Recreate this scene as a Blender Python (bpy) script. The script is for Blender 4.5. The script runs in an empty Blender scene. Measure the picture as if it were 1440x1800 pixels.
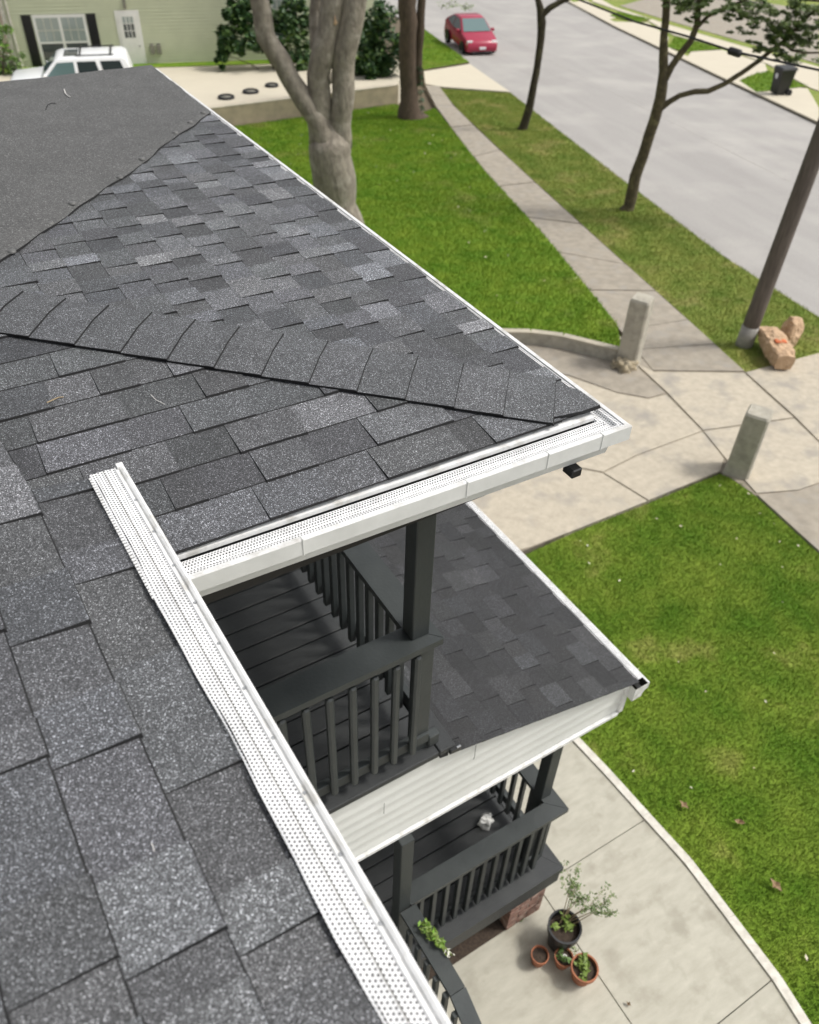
import bpy, bmesh, math, random
import numpy as np
from mathutils import Vector, Matrix, noise as mnoise
random.seed(7); rng = np.random.default_rng(7)
scn = bpy.context.scene
col = scn.collection
# ------------------------------------------------------------------ camera
H = 7.2                                   # the lens is 7.2 m above the walkway
YAW, PIT, ROL, FPX = math.radians(32.53), math.radians(41.9), math.radians(2.1), 1445.0
FW = Vector((math.sin(YAW)*math.cos(PIT), math.cos(YAW)*math.cos(PIT), -math.sin(PIT)))
_rt = Vector((math.cos(YAW), -math.sin(YAW), 0)); _up = _rt.cross(FW)
RT = math.cos(ROL)*_rt + math.sin(ROL)*_up; UP = -math.sin(ROL)*_rt + math.cos(ROL)*_up
CAM = Vector((0, 0, H))
cd = bpy.data.cameras.new('camera'); cam = bpy.data.objects.new('camera', cd); col.objects.link(cam)
cam.matrix_world = Matrix(((RT.x, UP.x, -FW.x, 0), (RT.y, UP.y, -FW.y, 0), (RT.z, UP.z, -FW.z, H), (0, 0, 0, 1)))
cd.sensor_fit = 'HORIZONTAL'; cd.sensor_width = 36; cd.lens = 36*FPX/1440
cd.clip_start = 0.05; cd.clip_end = 600
cd.dof.use_dof = True; cd.dof.focus_distance = 2.55; cd.dof.aperture_fstop = 3.9
scn.camera = cam
# ------------------------------------------------------------------ light: bright overcast
SUN_AZ, SUN_EL = math.radians(118), math.radians(56)       # azimuth from +y towards +x
w = bpy.data.worlds.new('World'); scn.world = w; w.use_nodes = True
nt = w.node_tree; bg = nt.nodes['Background']
sk = nt.nodes.new('ShaderNodeTexSky'); sk.sky_type = 'NISHITA'; sk.sun_disc = False
sk.sun_elevation = SUN_EL; sk.sun_rotation = SUN_AZ; sk.dust_density = 4.0; sk.air_density = 1.0; sk.ozone_density = 1.0
hs = nt.nodes.new('ShaderNodeHueSaturation'); hs.inputs['Saturation'].default_value = 0.2
nt.links.new(sk.outputs[0], hs.inputs['Color']); nt.links.new(hs.outputs[0], bg.inputs[0]); bg.inputs[1].default_value = 0.12
sl = bpy.data.lights.new('sun', 'SUN'); sl.energy = 1.5; sl.angle = math.radians(10); sl.color = (1, .96, .9)
sun = bpy.data.objects.new('sun', sl); col.objects.link(sun)
sd = Vector((math.sin(SUN_AZ)*math.cos(SUN_EL), math.cos(SUN_AZ)*math.cos(SUN_EL), math.sin(SUN_EL)))
sun.rotation_euler = sd.to_track_quat('Z', 'Y').to_euler(); sun.location = sd*40
scn.view_settings.view_transform = 'Standard'; scn.view_settings.look = 'None'
scn.view_settings.exposure = 0.64; scn.view_settings.gamma = 1
scn.cycles.use_denoising = True
scn.cycles.max_bounces = 6; scn.cycles.diffuse_bounces = 3; scn.cycles.glossy_bounces = 2; scn.cycles.transparent_max_bounces = 6
# ------------------------------------------------------------------ photo geometry
def ray(px, py):
    return (RT*((px-720)/FPX) - UP*((py-900)/FPX) + FW)
def project(p):
    d = Vector(p)-CAM; z = d.dot(FW)
    return (720+FPX*d.dot(RT)/z, 900-FPX*d.dot(UP)/z, z)
GA, GB = 0.0253, 0.070                   # the plot falls gently to the street and along it
def zg(x, y): return -GA*(x-2.5) - GB*(y-1.8)
def G(px, py, dz=0.0):
    d = ray(px, py); k = -(H - dz - GA*2.5 - GB*1.8)/(d.z + GA*d.x + GB*d.y)
    return CAM + d*k
def onplane(px, py, p0, n):
    d = ray(px, py); return CAM + d*((Vector(p0)-CAM).dot(n)/d.dot(n))
def onz(px, py, zrel):
    d = ray(px, py); return CAM + d*(zrel/d.z)
def upright(px, py, base):
    """point on the upright plane through BASE that faces the camera"""
    n = Vector((base[0], base[1], 0)).normalized(); return onplane(px, py, base, n)
def pxm(base):
    """metres per photo pixel at BASE"""
    return (Vector(base)-CAM).dot(FW)/FPX
# ------------------------------------------------------------------ materials
MATS = {}
def _node(nt, t, **kw):
    n = nt.nodes.new(t)
    for k, v in kw.items(): setattr(n, k, v)
    return n
def newmat(name):
    m = bpy.data.materials.new(name); m.use_nodes = True
    nt = m.node_tree; b = nt.nodes['Principled BSDF']
    pos = nt.nodes.new('ShaderNodeNewGeometry')
    MATS[name] = m
    return m, nt, b, pos.outputs['Position']
def noise(nt, vec, scale, detail=4, rough=.55, stretch=None):
    if stretch:
        mp = _node(nt, 'ShaderNodeMapping'); mp.inputs['Scale'].default_value = stretch
        nt.links.new(vec, mp.inputs[0]); vec = mp.outputs[0]
    n = _node(nt, 'ShaderNodeTexNoise'); n.inputs['Scale'].default_value = scale
    n.inputs['Detail'].default_value = detail; n.inputs['Roughness'].default_value = rough
    nt.links.new(vec, n.inputs['Vector']); return n.outputs[0]
def ramp(nt, fac, stops, interp='LINEAR'):
    r = _node(nt, 'ShaderNodeValToRGB'); e = r.color_ramp.elements; r.color_ramp.interpolation = interp
    while len(e) < len(stops): e.new(.5)
    for el, (p, c) in zip(e, stops):
        el.position = p; el.color = (c, c, c, 1) if not hasattr(c, '__len__') else (*c, 1)
    nt.links.new(fac, r.inputs[0]); return r.outputs[0]
def mixc(nt, a, b, fac, mode='MIX'):
    m = _node(nt, 'ShaderNodeMix', data_type='RGBA', blend_type=mode)
    for s, v in ((m.inputs[0], fac), (m.inputs[6], a), (m.inputs[7], b)):
        if hasattr(v, 'is_linked'): nt.links.new(v, s)
        elif hasattr(v, '__len__'): s.default_value = (*v[:3], 1)
        else: s.default_value = v
    return m.outputs[2]
def math_(nt, op, a, b=None, c=None):
    m = _node(nt, 'ShaderNodeMath', operation=op)
    for s, v in zip(m.inputs, (a, b, c)):
        if v is None: continue
        if hasattr(v, 'is_linked'): nt.links.new(v, s)
        else: s.default_value = v
    return m.outputs[0]
def bump(nt, b, h, strength, dist):
    bp = _node(nt, 'ShaderNodeBump'); bp.inputs['Strength'].default_value = strength; bp.inputs['Distance'].default_value = dist
    nt.links.new(h, bp.inputs['Height']); nt.links.new(bp.outputs[0], b.inputs['Normal'])
def M(name, c, rough=.6, c2=None, scale=6, lo=.35, hi=.65, metallic=0, bmp=0, bscale=90, stretch=None, detail=5, c3=None, scale3=1.2, spec=.5):
    """two (or three) tones broken up by noise"""
    if name in MATS: return MATS[name]
    m, nt, b, pos = newmat(name)
    c2 = c2 or tuple(v*.72 for v in c)
    f = ramp(nt, noise(nt, pos, scale, detail, .6, stretch), [(lo, 0), (hi, 1)])
    out = mixc(nt, c, c2, f)
    if c3: out = mixc(nt, out, c3, ramp(nt, noise(nt, pos, scale3, 4), [(.52, 0), (.7, 1)]))
    nt.links.new(out, b.inputs['Base Color'])
    b.inputs['Roughness'].default_value = rough; b.inputs['Metallic'].default_value = metallic
    b.inputs['Specular IOR Level'].default_value = spec
    if bmp: bump(nt, b, noise(nt, pos, bscale, 4, .6, stretch), .6, bmp)
    return m
def granule_mat(name, base, tint, cell=.0026, felt=False):
    m, nt, b, pos = newmat(name)
    vo = _node(nt, 'ShaderNodeTexVoronoi'); vo.inputs['Scale'].default_value = 1/cell; nt.links.new(pos, vo.inputs['Vector'])
    g = _node(nt, 'ShaderNodeSeparateColor'); nt.links.new(vo.outputs['Color'], g.inputs[0])
    if felt: sp = ramp(nt, g.outputs[0], [(0, .55), (.6, .9), (.93, 1.2), (1, 2.4)])
    else: sp = ramp(nt, g.outputs[0], [(0, .22), (.45, .6), (.8, 1.25), (.93, 2.3), (1, 6.0)])
    fine = noise(nt, pos, 260, 3, .7)
    mott = ramp(nt, noise(nt, pos, 7, 5, .6), [(.3, .88), (.7, 1.12)])
    v = mixc(nt, sp, mott, 1.0, 'MULTIPLY')
    v = mixc(nt, v, ramp(nt, fine, [(.3, .6), (.7, 1.4)]), 1.0, 'MULTIPLY')
    if not felt:
        at = _node(nt, 'ShaderNodeAttribute', attribute_name='tone')
        v = mixc(nt, v, at.outputs['Color'], 1.0, 'MULTIPLY')
    nt.links.new(mixc(nt, v, base, 1.0, 'MULTIPLY'), b.inputs['Base Color'])
    b.inputs['Roughness'].default_value = .62 if not felt else .75
    b.inputs['Specular IOR Level'].default_value = .5
    bump(nt, b, vo.outputs['Distance'], .55, .0016)
    return m
granule_mat('granules', (.090, .093, .098), None, .0019)
granule_mat('felt', (.086, .086, .084), None, .004, True)
M('asphalt_edge', (.006, .006, .007), .9, (.012, .012, .012))
M('roof_deck', (.012, .012, .013), .9)
def perforated():
    m, nt, b, pos = newmat('perforated_white')
    uv = _node(nt, 'ShaderNodeUVMap', uv_map='UVMap'); s = _node(nt, 'ShaderNodeSeparateXYZ'); nt.links.new(uv.outputs[0], s.inputs[0])
    P = .0086
    vrow = math_(nt, 'DIVIDE', s.outputs[1], P*.86); r = math_(nt, 'FLOOR', vrow)
    off = math_(nt, 'MULTIPLY', math_(nt, 'MODULO', math_(nt, 'ABSOLUTE', r), 2.0), .5)
    du = math_(nt, 'SUBTRACT', math_(nt, 'FRACT', math_(nt, 'ADD', math_(nt, 'DIVIDE', s.outputs[0], P), off)), .5)
    dv = math_(nt, 'MULTIPLY', math_(nt, 'SUBTRACT', math_(nt, 'FRACT', vrow), .5), .86)
    d = math_(nt, 'SQRT', math_(nt, 'ADD', math_(nt, 'MULTIPLY', du, du), math_(nt, 'MULTIPLY', dv, dv)))
    hole = math_(nt, 'LESS_THAN', d, .26)
    dirt = mixc(nt, ramp(nt, noise(nt, pos, 30, 6), [(.35, .84), (.7, .70)]), ramp(nt, noise(nt, pos, 5, 6, .7), [(.45, 1), (.75, .72)]), 1.0, 'MULTIPLY')
    nt.links.new(mixc(nt, dirt, (.03, .03, .032), hole), b.inputs['Base Color'])
    b.inputs['Roughness'].default_value = .42
    bump(nt, b, noise(nt, pos, 14, 3), .25, .006)
perforated()
M('white_metal', (.76, .76, .75), .38, (.66, .66, .65), 25, bmp=.002, bscale=9, c3=(.50, .49, .46), scale3=18)
M('galv_metal', (.5, .51, .52), .3, (.32, .33, .34), 40, metallic=.6)
M('gutter_face', (.72, .73, .70), .4, (.63, .64, .61), 9)
M('gutter_inside', (.025, .024, .02), .9, (.05, .045, .035), 30)
M('black_metal', (.01, .01, .011), .5)
M('deck_paint', (.034, .037, .038), .5, (.021, .023, .024), 5, bmp=.0025, bscale=26, stretch=(3, 60, 60), c3=(.038, .041, .041), scale3=3)
M('rail_paint', (.037, .043, .043), .46, (.027, .032, .032), 6, bmp=.0018, bscale=60, c3=(.042, .048, .047), scale3=2.5)
M('post_paint', (.030, .036, .036), .48, (.021, .026, .026), 5, bmp=.002, bscale=30, stretch=(50, 50, 4))
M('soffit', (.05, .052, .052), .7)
M('siding_white', (.68, .69, .66), .5, (.63, .64, .61), 3, bmp=.001, bscale=70)
M('wall_white', (.7, .7, .66), .6)
M('crack', (.03, .03, .028), .9)
M('brick', (.27, .155, .115), .85, (.17, .095, .075), 22, bmp=.004, bscale=120, c3=(.40, .31, .26), scale3=14)
M('mortar', (.42, .40, .36), .95)
M('soil', (.035, .024, .017), .95, (.07, .05, .035), 45, bmp=.01, bscale=80)
def grass_mat(name, c1, c2, tan, tlo, thi, tscale):
    m, nt, b, pos = newmat(name)
    f = ramp(nt, noise(nt, pos, 1.6, 6, .62), [(.32, 0), (.68, 1)])
    fine = ramp(nt, noise(nt, pos, 38, 4, .7), [(.3, .65), (.7, 1.35)])
    o = mixc(nt, c1, c2, f)
    o = mixc(nt, o, tan, ramp(nt, noise(nt, pos, tscale, 5, .6), [(tlo, 0), (thi, .8)]))
    nt.links.new(mixc(nt, o, fine, 1.0, 'MULTIPLY'), b.inputs['Base Color'])
    b.inputs['Roughness'].default_value = .7; b.inputs['Specular IOR Level'].default_value = .25
    bump(nt, b, noise(nt, pos, 60, 4, .7), .8, .03)
grass_mat('grass_near', (.100, .205, .010), (.225, .310, .034), (.46, .38, .15), .58, .80, .8)
grass_mat('grass_mid', (.105, .225, .009), (.215, .310, .026), (.36, .33, .11), .58, .78, .5)
grass_mat('grass_strip', (.14, .215, .026), (.26, .29, .060), (.46, .37, .16), .54, .78, .9)
M('dirt', (.13, .10, .06), .95, (.09, .07, .045), 8)
M('concrete_walk', (.47, .45, .375), .85, (.38, .36, .295), 5, lo=.3, hi=.7, bmp=.005, bscale=90, stretch=(1, 3, 1), c3=(.33, .31, .25), scale3=4, detail=9)
M('concrete_edge', (.66, .63, .56), .85, (.50, .47, .41), 14, bmp=.006, bscale=60)
M('concrete_drive', (.50, .445, .35), .88, (.38, .335, .265), 9, lo=.28, hi=.72, bmp=.008, bscale=50, c3=(.31, .285, .245), scale3=1.8, detail=8)
M('concrete_side', (.345, .305, .245), .88, (.26, .23, .185), 5.0, detail=8, bmp=.006, bscale=70, c3=(.30, .275, .235), scale3=3)
M('concrete_far', (.54, .49, .385), .88, (.52, .47, .37), 1.5)
M('concrete_post', (.45, .42, .35), .9, (.31, .29, .24), 7, bmp=.008, bscale=60, c3=(.42, .39, .32), scale3=4)
M('rubble', (.48, .40, .27), .95, (.30, .26, .19), 9, bmp=.02, bscale=40)
M('concrete_joint', (.30, .26, .20), .95, (.20, .175, .135), 5)
M('concrete_seam', (.42, .40, .365), .9)
M('retaining', (.36, .30, .20), .9, (.27, .23, .155), 3, bmp=.01, bscale=40)
M('retaining_top', (.52, .46, .36), .9, (.42, .38, .30), 3)
def road_mat():
    m, nt, b, pos = newmat('asphalt_road')
    mp = _node(nt, 'ShaderNodeMapping'); mp.inputs['Rotation'].default_value = (0, 0, math.atan2(.287, .958)); nt.links.new(pos, mp.inputs[0]); p = mp.outputs[0]
    o = mixc(nt, (.35, .335, .315), (.295, .28, .265), ramp(nt, noise(nt, p, 1.0, 6, .6, (1.1, .10, 1)), [(.3, 0), (.7, 1)]))
    o = mixc(nt, o, (.42, .40, .37), ramp(nt, noise(nt, p, .35, 5), [(.5, 0), (.75, .8)]))
    o = mixc(nt, o, (.19, .183, .175), ramp(nt, noise(nt, p, 2.2, 6, .65, (1, .35, 1)), [(.66, 0), (.8, .55)]))
    o = mixc(nt, o, ramp(nt, noise(nt, pos, 45, 3, .7), [(.3, .85), (.7, 1.15)]), 1.0, 'MULTIPLY')
    nt.links.new(o, b.inputs['Base Color']); b.inputs['Roughness'].default_value = .85
    bump(nt, b, noise(nt, pos, 120, 3), .5, .006)
road_mat()
M('bark_grey', (.31, .275, .22), .95, (.15, .13, .103), 5, lo=.3, hi=.7, bmp=.06, bscale=9, stretch=(1.6, 1.6, .8), c3=(.33, .30, .25), scale3=4, detail=8)
M('bark_brown', (.115, .080, .055), .95, (.06, .042, .03), 7, bmp=.03, bscale=22, stretch=(3, 3, .6))
M('bark_dark', (.050, .040, .022), .95, (.028, .022, .013), 9, bmp=.02, bscale=30, c3=(.085, .08, .035), scale3=5)
M('bark_olive', (.105, .085, .045), .95, (.055, .044, .025), 9, bmp=.02, bscale=30, c3=(.15, .13, .065), scale3=5)
M('pole_wood', (.15, .125, .105), .9, (.09, .075, .062), 5, bmp=.012, bscale=30, stretch=(8, 8, .6))
M('pole_base', (.36, .34, .31), .9, (.26, .25, .23), 9)
def leaf(name, c1, c2):
    m, nt, b, pos = newmat(name)
    nt.links.new(mixc(nt, c1, c2, ramp(nt, noise(nt, pos, 9, 4, .7), [(.35, 0), (.65, 1)])), b.inputs['Base Color'])
    b.inputs['Roughness'].default_value = .5
leaf('leaf_dark', (.018, .055, .016), (.040, .095, .024))
leaf('leaf_mid', (.060, .125, .022), (.10, .17, .035))
leaf('leaf_street', (.085, .135, .022), (.13, .175, .035))
leaf('leaf_bright', (.12, .26, .02), (.17, .31, .04))
leaf('leaf_pale', (.14, .19, .075), (.20, .26, .10))
leaf('leaf_herb', (.10, .17, .025), (.19, .26, .05))
leaf('flower_white', (.7, .7, .6), (.8, .78, .7))
M('litter', (.62, .60, .5), .8, (.45, .36, .22), 4)
M('dead_leaf', (.22, .14, .075), .85, (.30, .21, .12), 20)
M('terracotta', (.36, .135, .065), .8, (.27, .10, .05), 12)
M('black_plastic', (.012, .013, .014), .4, (.02, .021, .022), 8)
M('kraft_paper', (.55, .385, .25), .85, (.42, .28, .165), 9, bmp=.09, bscale=9)
M('orange_mark', (.62, .16, .05), .7)
M('paper_white', (.75, .75, .72), .8)
M('house_siding', (.53, .555, .385), .6, (.49, .515, .355), 2)
M('trim_white', (.78, .77, .73), .5, (.70, .69, .65), 3)
M('trim_cream', (.66, .63, .54), .5)
M('shutter_black', (.006, .006, .007), .5)
M('grey_box', (.22, .21, .17), .6)
M('roof_grey', (.08, .08, .085), .9)
M('tyre', (.015, .015, .016), .8)
M('rim_metal', (.4, .4, .41), .35, metallic=.8)
M('red_paint', (.33, .022, .055), .2, (.31, .02, .05)); M('white_paint', (.80, .81, .82), .25, (.78, .79, .80))
M('car_black', (.012, .012, .013), .4); M('lamp_glass', (.75, .76, .76), .15); M('plate_white', (.75, .75, .78), .4)
def glass(name, c, r=.06):
    m, nt, b, pos = newmat(name); b.inputs['Base Color'].default_value = (*c, 1); b.inputs['Roughness'].default_value = r; b.inputs['Specular IOR Level'].default_value = .8
glass('car_glass', (.02, .03, .032)); glass('car_screen', (.10, .16, .16)); glass('window_glass', (.05, .06, .06)); glass('curtain_glass', (.28, .32, .30), .15)
M('twig', (.36, .28, .17), .9); M('string_white', (.72, .7, .66), .8)
M('bin_black', (.012, .013, .013), .45)
M('cable_black', (.01, .01, .01), .6)
M('nail_cap', (.115, .115, .11), .5)
# ------------------------------------------------------------------ builders
def tag(o, label=None, cat=None, group=None, kind=None):
    for k, v in (('label', label), ('category', cat), ('group', group), ('kind', kind)):
        if v: o[k] = v
    return o
def absloc(o):
    v = Vector((0, 0, 0))
    while o is not None: v += o.location; o = o.parent
    return v
def empty(name, loc, label=None, cat=None, group=None, kind=None, parent=None):
    o = bpy.data.objects.new(name, None); col.objects.link(o); o.empty_display_size = .1
    o.parent = parent; o.location = Vector(loc) - (absloc(parent) if parent else Vector())
    return tag(o, label, cat, group, kind)
def place(name, me, parent, loc=None):
    o = bpy.data.objects.new(name, me); col.objects.link(o); o.parent = parent
    if loc is not None: o.location = Vector(loc) - (absloc(parent) if parent else Vector())
    return o
class MB:
    def __init__(s): s.v = []; s.f = []; s.m = []; s.t = []; s.uv = []
    def face(s, pts, mi=0, tone=None, uv=None):
        i = len(s.v); s.v += [tuple(p) for p in pts]; s.f.append(tuple(range(i, i+len(pts)))); s.m.append(mi); s.t.append(tone or (1, 1, 1)); s.uv.append(uv)
    def mesh(s, vs, fs, mi=0):
        i = len(s.v); s.v += [tuple(p) for p in vs]
        for f in fs: s.f.append(tuple(i+k for k in f)); s.m.append(mi); s.t.append((1, 1, 1)); s.uv.append(None)
    def box(s, lo, hi, mi=0):
        a, b = lo, hi
        vs = [(x, y, z) for z in (a[2], b[2]) for y in (a[1], b[1]) for x in (a[0], b[0])]
        s.mesh(vs, [(0, 2, 3, 1), (4, 5, 7, 6), (0, 1, 5, 4), (2, 6, 7, 3), (0, 4, 6, 2), (1, 3, 7, 5)], mi)
    def prism(s, poly, z0, z1, mi=0, side=None):
        """poly: list of (x,y); z0,z1 callables or numbers"""
        f0 = z0 if callable(z0) else (lambda x, y: z0); f1 = z1 if callable(z1) else (lambda x, y: z1)
        n = len(poly); ar = sum(poly[i][0]*poly[(i+1) % n][1]-poly[(i+1) % n][0]*poly[i][1] for i in range(n))
        if ar < 0: poly = poly[::-1]
        vs = [(p[0], p[1], f0(*p[:2])) for p in poly] + [(p[0], p[1], f1(*p[:2])) for p in poly]
        fs = [tuple(range(n, 2*n)), tuple(range(n-1, -1, -1))]
        s.mesh(vs, fs, mi)
        s.mesh(vs, [(i, (i+1) % n, n+(i+1) % n, n+i) for i in range(n)], mi if side is None else side)
    def tube(s, pts, rad, seg=8, mi=0, cap=True):
        pts = [Vector(p) for p in pts]; n = len(pts); rs = rad if hasattr(rad, '__len__') else [rad]*n
        vs = []; side = None
        for i, p in enumerate(pts):
            d = (pts[min(i+1, n-1)]-pts[max(i-1, 0)]).normalized()
            if side is None: side = d.cross(Vector((.31, .2, .93))).normalized()
            else: side = (side - d*side.dot(d)).normalized()
            o = d.cross(side)
            for k in range(seg):
                a = 2*math.pi*k/seg; vs.append(p + (side*math.cos(a)+o*math.sin(a))*rs[i])
        fs = [(i*seg+k, i*seg+(k+1) % seg, (i+1)*seg+(k+1) % seg, (i+1)*seg+k) for i in range(n-1) for k in range(seg)]
        if cap: fs += [tuple(range(seg-1, -1, -1)), tuple((n-1)*seg+k for k in range(seg))]
        s.mesh(vs, fs, mi)
    def lathe(s, prof, c, seg=20, mi=0, close=False):
        vs = []
        for r, z in prof: vs += [(c[0]+r*math.cos(2*math.pi*k/seg), c[1]+r*math.sin(2*math.pi*k/seg), c[2]+z) for k in range(seg)]
        fs = [(i*seg+k, i*seg+(k+1) % seg, (i+1)*seg+(k+1) % seg, (i+1)*seg+k) for i in range(len(prof)-1) for k in range(seg)]
        if close: fs += [tuple((len(prof)-1)*seg+k for k in range(seg)), tuple(range(seg-1, -1, -1))]
        s.mesh(vs, fs, mi)
    def build(s, name, mats, parent=None, smooth=False, origin=None, merge=False):
        mats = [mats] if isinstance(mats, str) else mats
        o0 = Vector(origin) if origin is not None else (absloc(parent) if parent else Vector())
        me = bpy.data.meshes.new(name)
        me.from_pydata([(x-o0.x, y-o0.y, z-o0.z) for x, y, z in s.v], [], s.f)
        for m in mats: me.materials.append(MATS[m])
        me.polygons.foreach_set('material_index', s.m)
        if any(t != (1, 1, 1) for t in s.t) or 'granules' in mats:
            at = me.color_attributes.new('tone', 'FLOAT_COLOR', 'CORNER'); c = []
            for f, t in zip(s.f, s.t): c += [*t, 1.0]*len(f)
            at.data.foreach_set('color', c)
        if any(u is not None for u in s.uv):
            ul = me.uv_layers.new(name='UVMap'); c = []
            for f, u in zip(s.f, s.uv): c += [k for p in (u or [(0, 0)]*len(f)) for k in p]
            ul.data.foreach_set('uv', c)
        if merge:
            bm = bmesh.new(); bm.from_mesh(me); bmesh.ops.remove_doubles(bm, verts=bm.verts, dist=1e-5)
            bmesh.ops.recalc_face_normals(bm, faces=bm.faces); bm.to_mesh(me); bm.free()
        if smooth: me.polygons.foreach_set('use_smooth', [True]*len(me.polygons))
        me.update()
        return place(name, me, parent, o0)
_bc = {}
def boxmesh(size, mat, bev=.003):
    key = (tuple(round(v, 3) for v in size), mat, bev)
    if key not in _bc:
        bm = bmesh.new(); bmesh.ops.create_cube(bm, size=1)
        for v in bm.verts: v.co = Vector((v.co.x*size[0], v.co.y*size[1], v.co.z*size[2]))
        if bev: bmesh.ops.bevel(bm, geom=bm.edges[:], offset=bev, segments=1, affect='EDGES')
        me = bpy.data.meshes.new('piece'); bm.to_mesh(me); bm.free(); me.materials.append(MATS[mat]); _bc[key] = me
    return _bc[key]
def bx(name, lo, hi, mat, parent, bev=.003, rot=None):
    lo, hi = Vector(lo), Vector(hi)
    o = place(name, boxmesh(hi-lo, mat, bev), parent, (lo+hi)/2)
    if rot: o.rotation_euler = rot
    return o
def clip(poly, cl):
    """Sutherland-Hodgman, cl convex counter-clockwise"""
    for i in range(len(cl)):
        a, b = cl[i], cl[(i+1) % len(cl)]; out = []
        ins = lambda p: (b[0]-a[0])*(p[1]-a[1]) - (b[1]-a[1])*(p[0]-a[0]) >= -1e-9
        for j in range(len(poly)):
            p, q = poly[j], poly[(j+1) % len(poly)]; ip, iq = ins(p), ins(q)
            if ip: out.append(p)
            if ip != iq:
                dx, dy = q[0]-p[0], q[1]-p[1]
                den = (b[0]-a[0])*dy - (b[1]-a[1])*dx
                if abs(den) > 1e-12:
                    t = ((b[1]-a[1])*(p[0]-a[0]) - (b[0]-a[0])*(p[1]-a[1]))/den
                    out.append((p[0]+t*dx, p[1]+t*dy))
        poly = out
        if len(poly) < 3: return []
    return poly
# ------------------------------------------------------------------ setting: ground, road, pavements
def hill(x, y, d=0.0): return zg(x, y)+d
mb = MB(); N = 40; gx = np.linspace(-70, 120, N); gy = np.linspace(-50, 160, N)
mb.mesh([(x, y, hill(x, y, -.16)) for y in gy for x in gx], [(j*N+i, j*N+i+1, (j+1)*N+i+1, (j+1)*N+i) for j in range(N-1) for i in range(N-1)])
tag(mb.build('ground', 'dirt'), kind='structure')
def gp(pts): return [tuple(G(*p)[:2]) if len(p) == 2 else p[1:] for p in pts]     # ('w',x,y) is given in metres
def flat(name, pts, mat, top=0.0, bot=-.2, parent=None, side=None, kind='structure', label=None):
    mb = MB(); mats = [mat] + ([side] if side else [])
    mb.prism(gp(pts), lambda x, y: hill(x, y, bot), lambda x, y: hill(x, y, top), 0, 1 if side else None)
    o = mb.build(name, mats, parent)
    bm = bmesh.new(); bm.from_mesh(o.data); bmesh.ops.triangulate(bm, faces=[f for f in bm.faces if len(f.verts) > 4]); bm.to_mesh(o.data); bm.free()
    return tag(o, label, kind=kind if parent is None else None)
RD = Vector((.287, .958))                 # street direction
def far(p, d): return ('w', p[0]+RD.x*d, p[1]+RD.y*d)
near_edge = [G(*q) for q in ((1440, 557), (1275, 452), (1090, 312), (900, 165), (826, 112), (745, 52))]
far_edge = [G(*q) for q in ((1440, 216), (1262, 133), (1080, 46), (1000, 3))]
flat('road', [far(near_edge[0], -25)] + [('w', p.x, p.y) for p in near_edge] + [far(near_edge[-1], 60), far(far_edge[-1], 60)] + [('w', p.x, p.y) for p in far_edge[::-1]] + [far(far_edge[0], -25)], 'asphalt_road', -.08, -.15)
_a, _b = G(905, 75, -.08), G(1440, 345, -.08); _a = Vector(_a[:2]); _b = Vector(_b[:2]); _w = Vector((.02, -.006)); _e = (_a-_b)*.8
flat('road_joint', [('w', *(_a+_e-_w)), ('w', *(_a+_e+_w)), ('w', *(_b-_e*.3+_w)), ('w', *(_b-_e*.3-_w))], 'concrete_seam', -.077, -.09)
fo = [Vector((p.x, p.y)) for p in far_edge]; PR = Vector((.958, -.287))
far_lawn = flat('lawn', [far(far_edge[0], -25)] + [('w', p.x, p.y) for p in far_edge] + [far(far_edge[-1], 60)] + [('w', *(fo[-1]+RD*60+PR*40)), ('w', *(fo[0]-RD*25+PR*40))], 'grass_strip', -.02, -.15, side='dirt')
# pale far pavement: kerb strip, aprons, footway
fw_ = flat('pavement', [far(far_edge[0], -25)] + [('w', p.x, p.y) for p in far_edge] + [far(far_edge[-1], 40), ('w', *(fo[-1]+RD*40+PR*.25)), ('w', *(fo[-1]+PR*.25)), ('w', *(fo[0]+PR*.25)), ('w', *(fo[0]-RD*25+PR*.25))], 'concrete_far', .03, -.15)
for pts in ([(1440, 190), (1440, 216), (1330, 164), (1295, 146), (1303, 140), (1420, 156)], [(1292, 143), (1205, 105), (1215, 91), (1270, 88), (1345, 112), (1350, 128)], [(1172, 88), (1090, 50), (1082, 38), (1140, 40), (1176, 66)], [(1085, 30), (1062, 36), (1003, 5), (1030, 0)]):
    flat('slab', pts, 'concrete_far', .012, -.15, fw_)
flat('slab', [(1040, 2), (1140, 37), (1185, 62), (1275, 85), (1350, 113), (1425, 155), (1440, 160), (1440, 118), (1300, 80), (1180, 45), (1080, 12), (1050, -5)], 'concrete_far', .02, -.15, fw_)
flat('slab', [(1090, 10), (1190, 40), (1310, 74), (1440, 112), (1440, 20), (1200, -20)], 'concrete_side', .0, -.15, fw_)
# near side: footway slabs between lawn and grass strip
Lp = [G(*q) for q in ((748, 150), (768, 190), (850, 300), (960, 420), (1085, 575), (1148, 652))]
Rp = [G(*q) for q in ((772, 152), (800, 190), (900, 285), (1080, 448), (1200, 555), (1309, 654))]
sw = empty('pavement', (Lp[-1].x, Lp[-1].y, hill(Lp[-1].x, Lp[-1].y)), kind='structure')
def along(P, t):
    k = min(int(t*(len(P)-1)), len(P)-2); f = t*(len(P)-1)-k; return P[k].lerp(P[k+1], f)
NS = 11
for i in range(NS):
    a, b = i/NS+.001, (i+1)/NS-.001
    q = [along(Lp, a), along(Lp, b), along(Rp, b), along(Rp, a)]
    flat('slab', [('w', p.x, p.y) for p in q], 'concrete_side', .02+random.uniform(-.004, .004), -.15, sw)
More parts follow.
